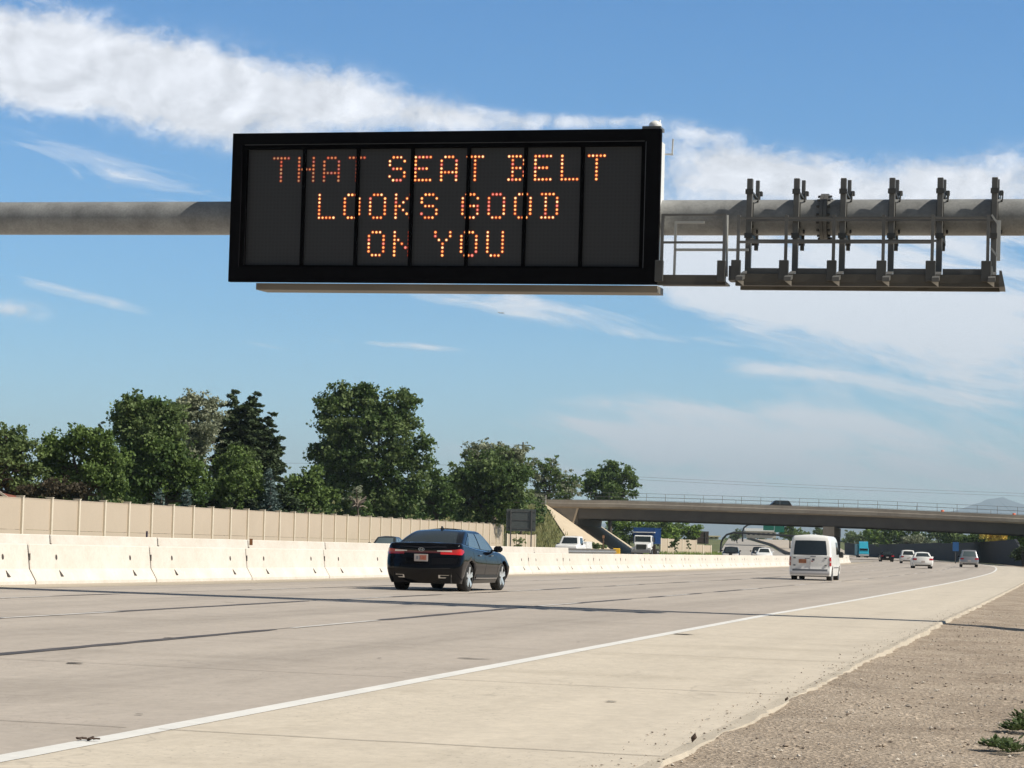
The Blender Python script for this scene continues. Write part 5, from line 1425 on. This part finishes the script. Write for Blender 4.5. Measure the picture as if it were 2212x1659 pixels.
def leaf_cloud(blobs, n, size, seed, clump=.8, flat=.0, shell=.55, gap=.0, lobes=7, up=.25):
    """blobs: (centre, radii) ellipsoids. Each carries several lobes; leaves sit in twig clumps on the lobes, so the outline is ragged and light shows between"""
    r = np.random.default_rng(seed)
    vol = np.array([b[1][0] * b[1][1] * b[1][2] for b in blobs]) ** .72; vol = vol / vol.sum()
    V = []
    for (c, rad), f in zip(blobs, vol):
        m = int(n * f); rad = np.array(rad)
        if m < 4: continue
        nl = max(3, int(lobes * (.6 + .5 * r.random())))
        d = r.normal(size=(nl, 3)); d[:, 2] += up; d /= np.linalg.norm(d, axis=1)[:, None]
        lc = np.array(c) + d * (.62 + .30 * r.random((nl, 1))) * rad
        lr = rad.mean() * (.30 + .26 * r.random(nl)); lr = np.clip(lr, .35, None)
        lc = np.vstack([lc, [c]]); lr = np.append(lr, rad.mean() * .62); nl += 1
        wgt = lr ** 2; wgt /= wgt.sum()
        nc = max(5, int(m / 20)); li = r.choice(nl, nc, p=wgt)
        dd = r.normal(size=(nc, 3)); dd[:, 2] += .2; dd /= np.linalg.norm(dd, axis=1)[:, None]
        cc = lc[li] + dd * (lr[li] * (.55 + .55 * r.random(nc) ** .6))[:, None] * np.array([1.1, 1.0, .85])
        out = r.random(nc) < .07; cc[out] += dd[out] * (.5 + .7 * r.random((out.sum(), 1))) * clump      # straggling twigs
        idx = r.integers(0, nc, m); cs = clump * (.30 + .55 * r.random(nc))
        q = cc[idx] + np.clip(r.normal(size=(m, 3)), -1.8, 1.8) * np.array([.5, .5, .34]) * cs[idx][:, None]
        V.append(q)
    C = np.concatenate(V); m = len(C)
    u = r.normal(size=(m, 3)); u /= np.linalg.norm(u, axis=1)[:, None]
    w = r.normal(size=(m, 3)) + np.array([0, 0, flat]); w = np.cross(u, w); w /= np.linalg.norm(w, axis=1)[:, None]
    s = size * (.5 + 1.0 * r.random((m, 1)))
    a = C - u * s * .5; b_ = C + w * s * .36; c_ = C + u * s * .5; d_ = C - w * s * .36
    return np.stack([a, b_, c_, d_], 1).reshape(-1, 3)
def mesh_quads(name, V, mat, parent):
    m = len(V) // 4; me = bpy.data.meshes.new(name)
    me.vertices.add(len(V)); me.vertices.foreach_set('co', V.astype(np.float32).ravel())
    me.loops.add(m * 4); me.loops.foreach_set('vertex_index', np.arange(m * 4, dtype=np.int32))
    me.polygons.add(m); me.polygons.foreach_set('loop_start', np.arange(0, m * 4, 4, dtype=np.int32)); me.polygons.foreach_set('loop_total', np.full(m, 4, dtype=np.int32))
    me.materials.append(mat); me.update(calc_edges=True)
    o = bpy.data.objects.new(name, me); COL.objects.link(o); o.parent = parent; return o
NTREE = [0]; SHR = 1.0
def behind(x, Y, gap=11):
    """keep the left hand trees on the far side of the sound wall"""
    return max(Y, 248170.0 / (1950 - max(x, -100)) + gap) if x < 1130 and Y > 140 and Y < 320 else Y
def tree(label, Y, blobs, mat, n=5200, size=.42, clump=1.0, cat='tree', name='tree', group=None, gz=None, trunk=True, shell=.5, flat=0., depth=.8, dead=False, mat2=None, n2=0):
    """blobs in photo pixels (x, y, rx, ry) at distance Y"""
    NTREE[0] += 1; seed = NTREE[0] * 17 + 3; rr = random.Random(seed)
    xm = max(b[0] + b[2] for b in blobs); Y = behind(xm, Y)
    px = Y / 4590.0
    xs = sum(b[0] * b[2] for b in blobs) / sum(b[2] for b in blobs)
    zb = (G(Y) if gz is None else gz) - .2
    base = at(xs, 1180, Y); base.z = zb
    root = thing(name, label, cat, tuple(base), 0, group)
    B = []
    for (x, y, rx, ry) in blobs:
        q = at(x, y, Y) - base; B.append(((q.x, q.y + rr.uniform(-.35, .35) * rx * px * depth, q.z), (rx * px, rx * px * depth, ry * px)))
    B = [(c, tuple(q * SHR for q in rd)) for c, rd in B]
    V = leaf_cloud(B, int(n * 1.75), size * .74, seed, clump * .95, flat, shell); mesh_quads('crown', V, mat, root)
    if n2: V = leaf_cloud(B, int(n2 * 1.75), size * .74, seed + 5, clump, flat, .8); mesh_quads('crown', V, mat2, root)
    if trunk:
        top = max(b[0][2] + b[1][2] * .3 for b in B); rt = .018 * top + .12
        mb = MB(); low = [(0, 0, -.3), (rr.uniform(-.1, .1), 0, top * .25), (rr.uniform(-.3, .3), 0, top * .5)]
        mb.tube(low, [rt * 1.25, rt, rt * .75], 8)
        for (c, rd) in sorted(B, key=lambda b: -b[1][0])[:7]:
            mid = Vector(low[-1]).lerp(Vector(c), .45) + Vector((0, 0, -.4)); mb.tube([low[-1], mid, c, Vector(c) + Vector((rr.uniform(-.4, .4) * rd[0], 0, rd[2] * .6))], [rt * .6, rt * .42, rt * .25, .03], 6)
        mb.build('trunk', M_bark, root, smooth=True)
        mb = MB()
        for k in range(34):
            (c, rd) = rr.choice(B); c = Vector(low[-1]).lerp(Vector(c), .55); e = c + Vector((rr.uniform(-1, 1) * rd[0], rr.uniform(-1, 1) * rd[1], rr.uniform(-.2, 1) * rd[2])) * .95
            mb.tube([c, c.lerp(e, .5) + Vector((0, 0, .2)), e], [.11, .07, .03], 4, caps=False)
        mb.build('branches', M_barkd if dead else M_bark, root)
    return root
def conifer(label, Y, x, ytop, w, mat, n=5200, size=.36, lean=0, tops=None, ybase=1130, group=None, tiers=13, gz=None, name='conifer', ex=.72):
    """tiers of drooping branches; w = half width in pixels at the foot"""
    NTREE[0] += 1; seed = NTREE[0] * 31; r = np.random.default_rng(seed); Y = behind(x + w, Y, 3 if mat == LM_['spruce'] else 9); px = Y / 4590.0
    zb = (G(Y) if gz is None else gz) - .2; base = at(x, 1180, Y); base.z = zb
    root = thing(name, label, 'conifer', tuple(base), 0, group)
    V = []
    for (tx, ty, tw, ff) in (tops or [(x, ytop, w, 1.0)]):
        top = at(tx, ty, Y) - base; H = top.z; R = tw * px; m = int(n * ff)
        nb = int(95 * ff ** .5)
        for k in range(nb):
            f = ((k + .5) / nb) ** .8                     # 0 top .. 1 bottom
            z = H * (1 - f * .96); rad = R * (f ** ex) * r.uniform(.72, 1.12) + .15; a = k * 2.399 + r.normal(0, .3)
            cnt = max(6, int(m / nb * (.35 + 1.25 * f)))
            t = r.random(cnt) ** .62
            droop = -.18 * rad * t ** 2 + .10 * rad * t
            bx = np.cos(a) * rad * t; by = np.sin(a) * rad * t
            q = np.stack([top.x * (1 - f) + bx, by, z + droop], 1) + r.normal(size=(cnt, 3)) * np.array([.22, .22, .13]) * (.5 + rad * .22) * (1.15 - .5 * t)[:, None]
            V.append(q)
    C = np.concatenate(V); m = len(C); u = r.normal(size=(m, 3)) * np.array([1, 1, .5]); u /= np.linalg.norm(u, axis=1)[:, None]
    w_ = np.cross(u, r.normal(size=(m, 3))); w_ /= np.linalg.norm(w_, axis=1)[:, None]; s = size * (.6 + .8 * r.random((m, 1)))
    Q = np.stack([C - u * s * .5, C + w_ * s * .24, C + u * s * .5, C - w_ * s * .24], 1).reshape(-1, 3); mesh_quads('foliage', Q, mat, root)
    tz = at(x, ytop, Y).z - zb
    mb = MB(); mb.tube([(0, 0, -.3), (0, 0, tz * .5), (0, 0, tz * .9)], [.28, .16, .04], 8); mb.build('trunk', M_bark, root, smooth=True)
    return root
T_ = tree
T_('tall open grey-green tree cut by the left edge of the photo', 158, [(-30, 960, 50, 50), (12, 945, 36, 34), (45, 975, 34, 34), (15, 1000, 52, 36), (-20, 1030, 55, 40), (60, 1020, 30, 26), (50, 1050, 50, 30)], LM_['olive'], 7500, .34, .75)
T_('low red-brown leaved bush behind the sound wall near the left edge', 150, [(118, 1062, 30, 15), (160, 1062, 24, 14), (60, 1064, 26, 11)], LM_['red'], 2200, .3, .7, trunk=False, name='bush', cat='bush')
T_('wide mid green tree with light gaps, second from the left', 160, [(110, 975, 34, 32), (155, 965, 46, 34), (200, 975, 44, 36), (245, 1000, 36, 40), (130, 1020, 52, 36), (190, 1030, 56, 36), (235, 1045, 44, 34), (170, 938, 26, 10), (100, 1000, 24, 30)], LM_['mid'], 10500, .34, .8)
conifer('slim conifer tip poking up behind the second tree', 185, 217, 908, 34, LM_['pine'], 1600, .4, tops=[(217, 908, 34, 1.0)])
T_('upright dark tree with several rounded tops and steep left side', 178, [(282, 900, 34, 42), (300, 880, 26, 26), (325, 892, 34, 36), (350, 905, 34, 40), (290, 945, 38, 50), (335, 955, 52, 60), (300, 1010, 50, 60), (262, 920, 14, 40)], LM_['olive'], 11500, .38, .95, mat2=LM_['dark'], n2=3500)
T_('airy pale grey-green tree rising behind the dark ones', 192, [(395, 880, 34, 26), (428, 872, 28, 24), (455, 895, 28, 32), (400, 915, 44, 36), (440, 940, 42, 46), (375, 930, 30, 50), (410, 980, 50, 50)], LM_['grey'], 8600, .36, .8, shell=.35)
T_('dense round-topped bright green tree in front, left of the big pine', 150, [(340, 975, 44, 26), (310, 1000, 44, 34), (370, 1000, 48, 34), (400, 1030, 46, 40), (300, 1040, 50, 40), (355, 1050, 66, 44), (425, 1058, 30, 30)], LM_['mid'], 8500, .36, .8, mat2=LM_['dark'], n2=5500)
conifer('big dark pine with a twin top, tallest of the left group', 172, 530, 842, 90, LM_['pine'], 30000, .40, ex=.50, tops=[(502, 840, 66, .7), (552, 845, 58, .6), (586, 888, 52, .45), (472, 905, 60, .55), (604, 940, 44, .35), (532, 868, 128, 1.9)])
T_('rounded mid green tree in front of the big pine', 152, [(510, 990, 34, 28), (490, 1025, 36, 36), (530, 1030, 38, 36), (505, 1065, 50, 40)], LM_['mid'], 5600, .34, .75, mat2=LM_['olive'], n2=1500)
conifer('small blue spruce at the foot of the big pine, on its right', 146, 580, 1012, 48, LM_['spruce'], 3800, .32)
conifer('low blue spruce just above the sound wall, left of the big pine', 144, 402, 1052, 34, LM_['spruce'], 1700, .28)
conifer('low blue-green spruce above the wall under the round tree', 145, 345, 1056, 40, LM_['spruce'], 1500, .28)
T_('low green scrub between the pine and the big cottonwood', 205, [(640, 1055, 34, 36), (672, 1040, 24, 30), (620, 1080, 30, 26), (690, 1080, 40, 26)], LM_['mid'], 4200, .42, .9, name='bush', cat='bush')
T_('huge cottonwood with a cleft crown, tallest tree of the row', 232, [(735, 870, 44, 38), (770, 862, 44, 32), (715, 895, 36, 32), (800, 895, 50, 44), (868, 862, 30, 30), (850, 900, 44, 34), (880, 880, 22, 26), (740, 925, 56, 40), (820, 945, 66, 48), (878, 925, 30, 24),
   (690, 985, 36, 28), (735, 990, 60, 40), (800, 1005, 70, 50), (880, 985, 48, 34), (915, 955, 26, 16), (905, 1000, 26, 24), (745, 1050, 54, 44), (830, 1060, 70, 46), (900, 1055, 36, 40), (700, 1030, 30, 30), (860, 1095, 56, 30), (780, 1100, 70, 26)], LM_['dark'], 17500, .50, 1.1, mat2=LM_['olive'], n2=11500, depth=.7)
T_('bare grey dead shrub among green scrub below the cottonwood', 215, [(770, 1068, 22, 26)], LM_['grey'], 260, .2, .5, name='bush', cat='bush', dead=True)
T_('dark narrow tree between the cottonwood and the next round tree', 262, [(935, 1035, 22, 22), (950, 1060, 26, 34), (930, 1085, 30, 30), (960, 1095, 34, 26)], LM_['dark'], 3600, .45, .9)
T_('broad round-crowned tree with a pale thin top, right of the cottonwood', 290, [(1060, 980, 46, 20), (1110, 985, 32, 26), (1030, 1000, 34, 26)], LM_['grey'], 3400, .42, .85, mat2=LM_['olive'], n2=1500, group=None)
T_('dark lower round tree under the pale crown, right of the cottonwood', 283, [(1000, 1035, 44, 34), (1060, 1025, 60, 40), (1115, 1030, 42, 40), (1030, 1070, 66, 40), (1095, 1075, 56, 44), (985, 1080, 40, 36), (1060, 1105, 80, 26)], LM_['dark'], 9500, .5, 1.0, mat2=LM_['olive'], n2=5500)
T_('sparse pale tree with feathery tops by the bridge end', 400, [(1160, 1020, 28, 28), (1190, 1010, 16, 24), (1205, 1030, 26, 30), (1235, 1050, 20, 26), (1170, 1055, 34, 28), (1215, 1068, 36, 20), (1150, 1080, 40, 20)], LM_['grey'], 3000, .5, .9, mat2=LM_['mid'], n2=4200, gz=6)
T_('round dark green tree standing alone behind the bridge deck', 420, [(1290, 1030, 24, 22), (1320, 1020, 28, 24), (1350, 1030, 22, 22), (1275, 1055, 22, 28), (1320, 1060, 46, 36), (1365, 1048, 14, 24), (1320, 1085, 44, 20)], LM_['mid'], 5200, .62, 1.2, mat2=LM_['dark'], n2=2500)
T_('green hedge-like tree seen under the bridge above the dump truck', 450, [(1350, 1140, 36, 18), (1395, 1138, 40, 18), (1440, 1142, 40, 20), (1330, 1160, 26, 18), (1345, 1172, 24, 16), (1420, 1158, 50, 16), (1480, 1145, 30, 20), (1503, 1150, 12, 22)], LM_['bright'], 6500, .55, 1.1, mat2=LM_['far'], n2=3500, gz=.2)
for i, (lab, Y, bl_, mt, n) in enumerate([
   ('small dark tree behind the arched gantry on the far hill', 820, [(1596, 1158, 10, 10), (1588, 1162, 9, 8)], 'far', 700),
   ('rounded tree on the far hill right of the green signs', 760, [(1704, 1145, 13, 10), (1715, 1155, 14, 10), (1700, 1160, 14, 8)], 'mid', 1100),
   ('lower brownish tree beside the rounded one on the far hill', 750, [(1738, 1157, 12, 9), (1728, 1165, 16, 7)], 'olive', 800),
   ('small tree left of the bridge pier in the distance', 700, [(1772, 1152, 14, 8), (1780, 1160, 16, 8)], 'far', 900),
   ('dark green shrub row right of the bridge pier', 690, [(1838, 1165, 16, 9), (1862, 1168, 18, 8)], 'far', 1200),
   ('rounded green tree behind the dark wall, left of the tallest one', 640, [(1885, 1160, 16, 12), (1900, 1166, 16, 10)], 'bright', 1200),
   ('broad tall green tree behind the middle of the dark wall', 560, [(1925, 1148, 26, 16), (1955, 1150, 34, 17), (1905, 1160, 22, 14), (1980, 1160, 20, 12), (1940, 1165, 44, 10)], 'mid', 2600),
   ('pale green tree behind the dark wall, left of the gap of sky', 545, [(1985, 1168, 26, 9), (1960, 1172, 24, 7)], 'grey', 1100),
   ('green tree right of the gap of sky behind the dark wall', 530, [(2020, 1150, 20, 15), (2040, 1158, 18, 12)], 'far', 1500),
   ('olive pointed tree behind the blue sign', 500, [(2062, 1160, 18, 14), (2080, 1168, 18, 8), (2050, 1170, 14, 8)], 'olive', 1400),
   ('dark green low tree left of the yellow tree', 470, [(2112, 1165, 20, 9), (2130, 1162, 16, 10), (2100, 1170, 20, 6)], 'mid', 1300),
   ('golden yellow tree behind the end of the dark wall', 440, [(2140, 1156, 13, 12), (2160, 1157, 16, 11), (2172, 1163, 10, 8)], 'yellow', 1700),
   ('bright green tree at the right edge beyond the dark wall', 380, [(2205, 1158, 16, 14), (2190, 1160, 12, 12), (2215, 1175, 16, 12), (2230, 1150, 20, 18)], 'bright', 2200)]):
    T_(lab, Y, [(x, y - 1, rx * 1.15, ry * 1.15) for x, y, rx, ry in bl_], LM_[mt], int(n * 1.7), .8 if Y > 600 else .62, 1.1, gz=.3 if Y < 650 else 3, trunk=True)
T_('dark hedge beside the end of the noise wall at the right edge', 262, [(2205, 1195, 14, 14), (2225, 1195, 18, 14), (2195, 1203, 8, 9)], LM_['pine'], 1800, .3, .5, name='hedge', cat='hedge', trunk=False, gz=0)
# a background strip of distant trees reading as one mass
V = []
rb = np.random.default_rng(5); B = []
for x in np.arange(1240, 2260, 16):
    q = at(x, 1174 + rb.uniform(-3, 3) + (0 if x < 1700 else 2), 1500); B.append(((q.x, q.y, q.z), (9, 6, 4.2)))
o = mesh_quads('distant_trees', leaf_cloud(B, 9000, 2.2, 77, 3.0), LM_['far'], None); tag(o, kind='stuff')
B = []
for x in np.arange(-60, 1180, 18):
    Yd = 175 + max(0, x) * .13; q = at(x, 1088 + rb.uniform(-14, 8) + max(0, x - 500) * .03, max(Yd + 14, 248170.0 / (1950 - x) + 6)); B.append(((q.x, q.y, q.z), (2.2, 1.6, 1.9)))
    q2 = at(x, 1130, max(Yd + 14, 248170.0 / (1950 - x) + 6)); B.append(((q2.x, q2.y, q2.z), (2.2, 1.6, 1.9)))
o = mesh_quads('undergrowth', leaf_cloud(B, 26000, .42, 78, 1.0), LM_['dark'], None); tag(o, kind='stuff')

# creeper on the far wall, shrubs on the slope paving, shrub below the sign board
T_('small dry shrub at the foot of the slope paving', 300, [(1284, 1180, 14, 8), (1300, 1183, 10, 6)], LM_['olive'], 500, .3, .4, name='bush', cat='bush', trunk=False)
T_('little green bush below the dark sign board', 284, [(1120, 1172, 10, 12)], LM_['olive'], 300, .25, .4, name='bush', cat='bush', trunk=False)
T_('dark creeper hanging over the far cream wall', 418, [(1462, 1175, 5, 14), (1452, 1178, 4, 12), (1488, 1176, 3, 10)], LM_['dark'], 700, .35, .4, name='creeper', cat='creeper', trunk=False)
# thin sign post on the paving
q = at(1303, 1190, 290); q.z = G(290)
root = thing('marker_post', 'thin brown marker post standing before the slope paving', 'post', tuple(q)); mb = MB(); mb.box((0, 0, 1.35), (.16, .12, 2.7)); mb.build('post', P('post_brown', (.16, .10, .06), .8), root); mb = MB(); mb.box((0, -.08, 2.6), (.3, .04, .4)); mb.build('plate', P('post_plate', (.30, .16, .08), .8), root)

# ================================================================== grass tufts on the embankment and verge
def tufts(name, n, fn, size, mat, seed):
    r = np.random.default_rng(seed); Q = []
    while len(Q) < n:
        p = fn(r)
        if p is not None: Q.append(p)
    C = np.array(Q); m = len(C); a = r.random(m) * 6.28; s = size * (.5 + r.random(m)); ln = r.normal(0, .3, (m, 2))
    dx = np.cos(a) * s * .12; dy = np.sin(a) * s * .12
    V = np.stack([C + np.stack([dx, dy, 0 * s], 1), C - np.stack([dx, dy, 0 * s], 1), C + np.stack([-dx * .2 + ln[:, 0] * s, -dy * .2 + ln[:, 1] * s, s], 1), C + np.stack([dx * .2 + ln[:, 0] * s, dy * .2 + ln[:, 1] * s, s], 1)], 1).reshape(-1, 3)
    o = mesh_quads(name, V, mat, None); tag(o, kind='stuff')
def f1(r):
    x, y = r.uniform(-25, 17), r.uniform(320, 352); h = emb_h(x, y)
    if h < .1 or h > 8.0: return None
    lo = 5.8 + (11 - 5.8) * (352 - y) / 27.0
    if x > lo - .3 + r.normal(0, .5): return None
    return (x, y, h)
tufts('embankment_grass_tufts', 9000, f1, .55, leaf_mat('grass_blades', (.07, .085, .03), (.21, .20, .10), .3, .25), 3)
def f2(r):
    y = r.uniform(380, 560); x = r.uniform(np.interp(y, [380, 600], [18, 38]), np.interp(y, [380, 500, 600], [41, 49, 58])); return (x, y, G(y) + .1)
tufts('verge_grass_tufts', 5000, f2, .45, leaf_mat('grass_blades_green', (.06, .09, .02), (.15, .19, .05), .3, .25), 4)
# weeds on the gravel
def weed(label, xd, yd, rad, n, seed, h=.09):
    n = int(n * 1.5)
    q = gpt(xd, yd, -.13); pp = (float(np.interp(q.y, ZS, LAT)) - q.x) * .967; q.z = G(q.y) + verge_h(pp, q.y) + .01; root = thing('weed', label, 'weed', tuple(q)); r = np.random.default_rng(seed); mb = MB()
    for k in range(n):
        a = r.random() * 6.28; d = rad * r.random() ** .7; c = Vector((math.cos(a) * d, math.sin(a) * d, -.005 + h * r.random() * (1 - d / rad * .6))); t = Vector((math.cos(a + r.normal(0, .6)), math.sin(a + r.normal(0, .6)), r.uniform(.0, .9))).normalized()
        sdv = t.cross(Vector((0, 0, 1))).normalized(); L = r.uniform(.03, .065); w = L * r.uniform(.22, .34)
        mb.add([c, c + t * L * .5 + sdv * w, c + t * L, c + t * L * .5 - sdv * w], [(0, 1, 2, 3)])
        if k % 4 == 0: mb.tube([(c.x * .3, c.y * .3, 0), c], .0025, 4, 0, False)
    mb.build('leaves', leaf_mat('weed_leaf_' + ('a' if seed < 5 else 'b'), (.024, .036, .014), (.060, .085, .032), .3, 6), root)
weed('low green weed in the gravel at the bottom right corner', 2158, 1640, .11, 130, 2, .05)
weed('dark green weed above the corner one, cut by the right edge', 2206, 1600, .14, 160, 6, .08)
weed('tiny green sprig of weed near the lower right corner', 2190, 1650, .10, 60, 9)
weed('small green weed at the right edge of the gravel', 2215, 1575, .09, 60, 12)

# ================================================================== distance: mountains, poles, house, plane
M_mtn = P('mountain_slope', (.06, .075, .08), .95, var=.3, vscale=.002)
def ridge(name, Y, pts, seed, thick=900, rough=2.0):
    mb = MB(); r = np.random.default_rng(seed); xs = np.arange(pts[0][0], pts[-1][0], 6.0); ys = np.interp(xs, [p[0] for p in pts], [p[1] for p in pts])
    nz = sum(r.normal(0, rough / (k + 1)) * np.sin(xs / (60 / (k + 1)) + r.random() * 6) for k in range(6))
    rows = 7
    for i, (x, y) in enumerate(zip(xs, ys + nz)):
        top = at(x, y, Y)
        for j in range(rows + 1):
            f = j / rows; jit = r.normal(0, 18) if 0 < j < rows else 0
            mb.v.append((top.x + jit, Y - thick * f + jit * 2, -5 + (top.z + 5) * (1 - f) ** 1.15))
    for i in range(len(xs) - 1):
        for j in range(rows): a = i * (rows + 1) + j; mb.f.append((a, a + 1, a + rows + 2, a + rows + 1)); mb.m.append(0)
    struct(mb.build(name, M_mtn))
ridge('mountains', 24000, [(600, 1150), (1100, 1138), (1500, 1128), (1800, 1126), (2000, 1116), (2050, 1108), (2080, 1100), (2100, 1092), (2118, 1087), (2132, 1079), (2150, 1077), (2166, 1074), (2180, 1080), (2215, 1090), (2300, 1105), (2500, 1110)], 3, 2500, .8)
# utility pole and wires
M_wire = P('wire', (.05, .05, .05), .6)
def pole(label, xd, ytop, Y, h0=0):
    q = at(xd, ytop, Y); root = thing('utility_pole', label, 'utility pole', (q.x, Y, 0)); mb = MB(); mb.tube([(0, 0, 0), (0, 0, q.z)], [.2, .12], 8); mb.build('pole', M_bark, root)
    mb = MB(); mb.bar((-1.2, 0, q.z - .5), (1.2, 0, q.z - .5), .14); mb.build('crossarm', M_bark, root)
pole('thin wooden utility pole behind the round trees', 1130, 955, 330)
q = at(1179, 1070, 350); root = thing('lamp_post', 'short pale post at the left end of the bridge fence', 'post', (q.x, 349, 8.0)); mb = MB(); mb.tube([(0, 0, 0), (0, 0, q.z - 8.0)], .07, 8); mb.build('post', P('pale_steel', (.62, .57, .50), .4, .2), root)
mb = MB()
for (ya, yb, sag) in ((1028, 1072, 3), (1034, 1078, 3)):
    for (xa, xb) in ((1340, 2400),):
        pts = [at(xa + (xb - xa) * t, ya + (yb - ya) * t + sag * 4 * t * (1 - t), 390) for t in np.linspace(0, 1, 24)]; mb.tube(pts, .016, 4, caps=False)
pts = [at(x, 1000 + (x - 600) * .012, 360) for x in np.linspace(600, 1130, 12)]; mb.tube(pts, .016, 4, caps=False)
tag(mb.build('power_lines', M_wire), 'thin power lines crossing the sky above the bridge', 'power line')
# pale flat roofed building and others on the far hill
def building(label, x0, x1, y0, y1, Y, wall, roofc, nwin=6, name='building'):
    a, b = at(x0, y0, Y), at(x1, y1, Y); w, h = b.x - a.x, a.z - b.z
    root = thing(name, label, 'building', ((a.x + b.x) / 2, Y, b.z))
    part('wall', P('far_wall_' + name, wall, .8), root, lambda m: m.box((0, 6, h * .4), (w, 12, h * .8)))
    part('roof', P('far_roof_' + name, roofc, .6), root, lambda m: m.box((0, 5.5, h * .86), (w + 1.5, 14, h * .3)))
    for i in range(nwin): part('window', P('far_window', (.05, .06, .07), .2), root, lambda m: m.box((-w / 2 + w * (i + .5) / nwin, -.05, h * .42), (w / nwin * .45, .1, h * .26)))
building('long white flat-roofed building beside the green signs', 1612, 1676, 1141, 1163, 790, (.52, .50, .45), (.80, .82, .82), 6)
building('small cream building at the top of the far carriageway', 1531, 1552, 1157, 1165, 940, (.75, .68, .45), (.7, .6, .4), 2, 'shed')
q = at(8, 1068, 150); root = thing('house', 'corner of a red-roofed house above the wall at the left edge', 'house', (q.x - 5, 152, 0))
part('roof', P('roof_tile_red', (.26, .09, .06), .8, var=.3), root, lambda m: m.prism([(-5, 0, q.z - .6), (5.3, 0, q.z - .6), (4.5, 0, q.z), (-4, 0, q.z + 1.6), (-5, 0, q.z + 1.6)], (0, 8, 0)))
part('fascia', P('fascia_pale', (.6, .5, .42), .7), root, lambda m: m.bar((4.0, -.1, q.z + .35), (5.5, -.1, q.z - .65), .16)); part('wall', P('house_wall', (.4, .33, .27), .8), root, lambda m: m.box((0, 4, (q.z - .6) / 2), (9, 7, q.z - .7)))
# airliner
q = at(1083, 676, 2600); root = thing('airplane', 'tiny airplane low in the sky under the message sign', 'airplane', tuple(q), -1.15)
part('fuselage', P('plane_grey', (.20, .21, .23), .4), root, lambda m: m.tube([(0, -4, 0), (0, -3, .1), (0, 2.5, 0), (0, 4, -.1)], [.1, .55, .55, .1], 8))
part('wing', P('plane_grey', (.20, .21, .23), .4), root, lambda m: (m.box((0, .3, .25), (11, 1.3, .14)), m.box((0, -3.6, .35), (3.6, .8, .1))))
part('tail_fin', P('plane_white', (.8, .8, .82), .4), root, lambda m: m.prism([(-.06, -4.2, .3), (-.06, -3.0, .3), (-.06, -3.8, 1.9), (-.06, -4.3, 1.9)], (.12, 0, 0)))
# debris on the road
for k, (xd, yd, lab, sz) in enumerate([(1497, 1609, 'dark brown scrap of rubber at the edge of the pavement', (.02, .012, .05)), (1698, 1521, 'small dark chip standing on the pavement edge', (.015, .012, .03)),
                                   (190, 1602, 'frayed grey piece of tyre lying across the white edge line', (.05, .03, .012))]):
    q = gpt(xd, yd); q.z = .012; root = thing('debris', lab, 'debris', tuple(q)); mb = MB(); r_ = random.Random(k + 3)
    for j in range(7 if k == 2 else 2):
        mb.box((r_.uniform(-.5, .5) * sz[0] * (2 if k == 2 else .5), r_.uniform(-.4, .4) * sz[1], sz[2] * .4), (sz[0] * r_.uniform(.4, .9), sz[1] * r_.uniform(.5, 1.1), sz[2] * r_.uniform(.5, 1)), Euler((r_.uniform(-.3, .3), r_.uniform(-.4, .4), r_.uniform(-.5, .5))).to_matrix(), 0, .006)
    if k < 2:
        mb = MB(); ic = [(0, 0, 1), (.9, 0, .25), (.25, .85, .3), (-.75, .5, .25), (-.7, -.55, .3), (.3, -.85, .25), (0, 0, -.5)]
        mb.add([(a * sz[0] * 1.1 + c_ * .012, b * sz[1], c_ * sz[2] * .8) for a, b, c_ in ic], [(0, 1, 2), (0, 2, 3), (0, 3, 4), (0, 4, 5), (0, 5, 1), (6, 2, 1), (6, 3, 2), (6, 4, 3), (6, 5, 4), (6, 1, 5)])
    mb.build('scrap', P('scrap_rubber', (.09, .06, .045) if k < 2 else (.12, .11, .10), .9, var=.5, vscale=30), root)
# ================================================================== air
def haze():
    m = bpy.data.materials.new('haze_air'); m.use_nodes = True; T = NT(m.node_tree); T.n.clear()
    out = T.new('ShaderNodeOutputMaterial'); v = T.new('ShaderNodeVolumePrincipled'); v.inputs['Color'].default_value = (.72, .88, 1.0, 1); v.inputs['Density'].default_value = HAZE_D; v.inputs['Anisotropy'].default_value = 0.0
    T.link(v.outputs[0], out.inputs['Volume'])
    mb = MB(); mb.box((0, 12900, 498), (22000, 26000, 1000 + 12)); o = mb.build('haze', m); o['kind'] = 'stuff'
if HAZE_D > 0: haze()
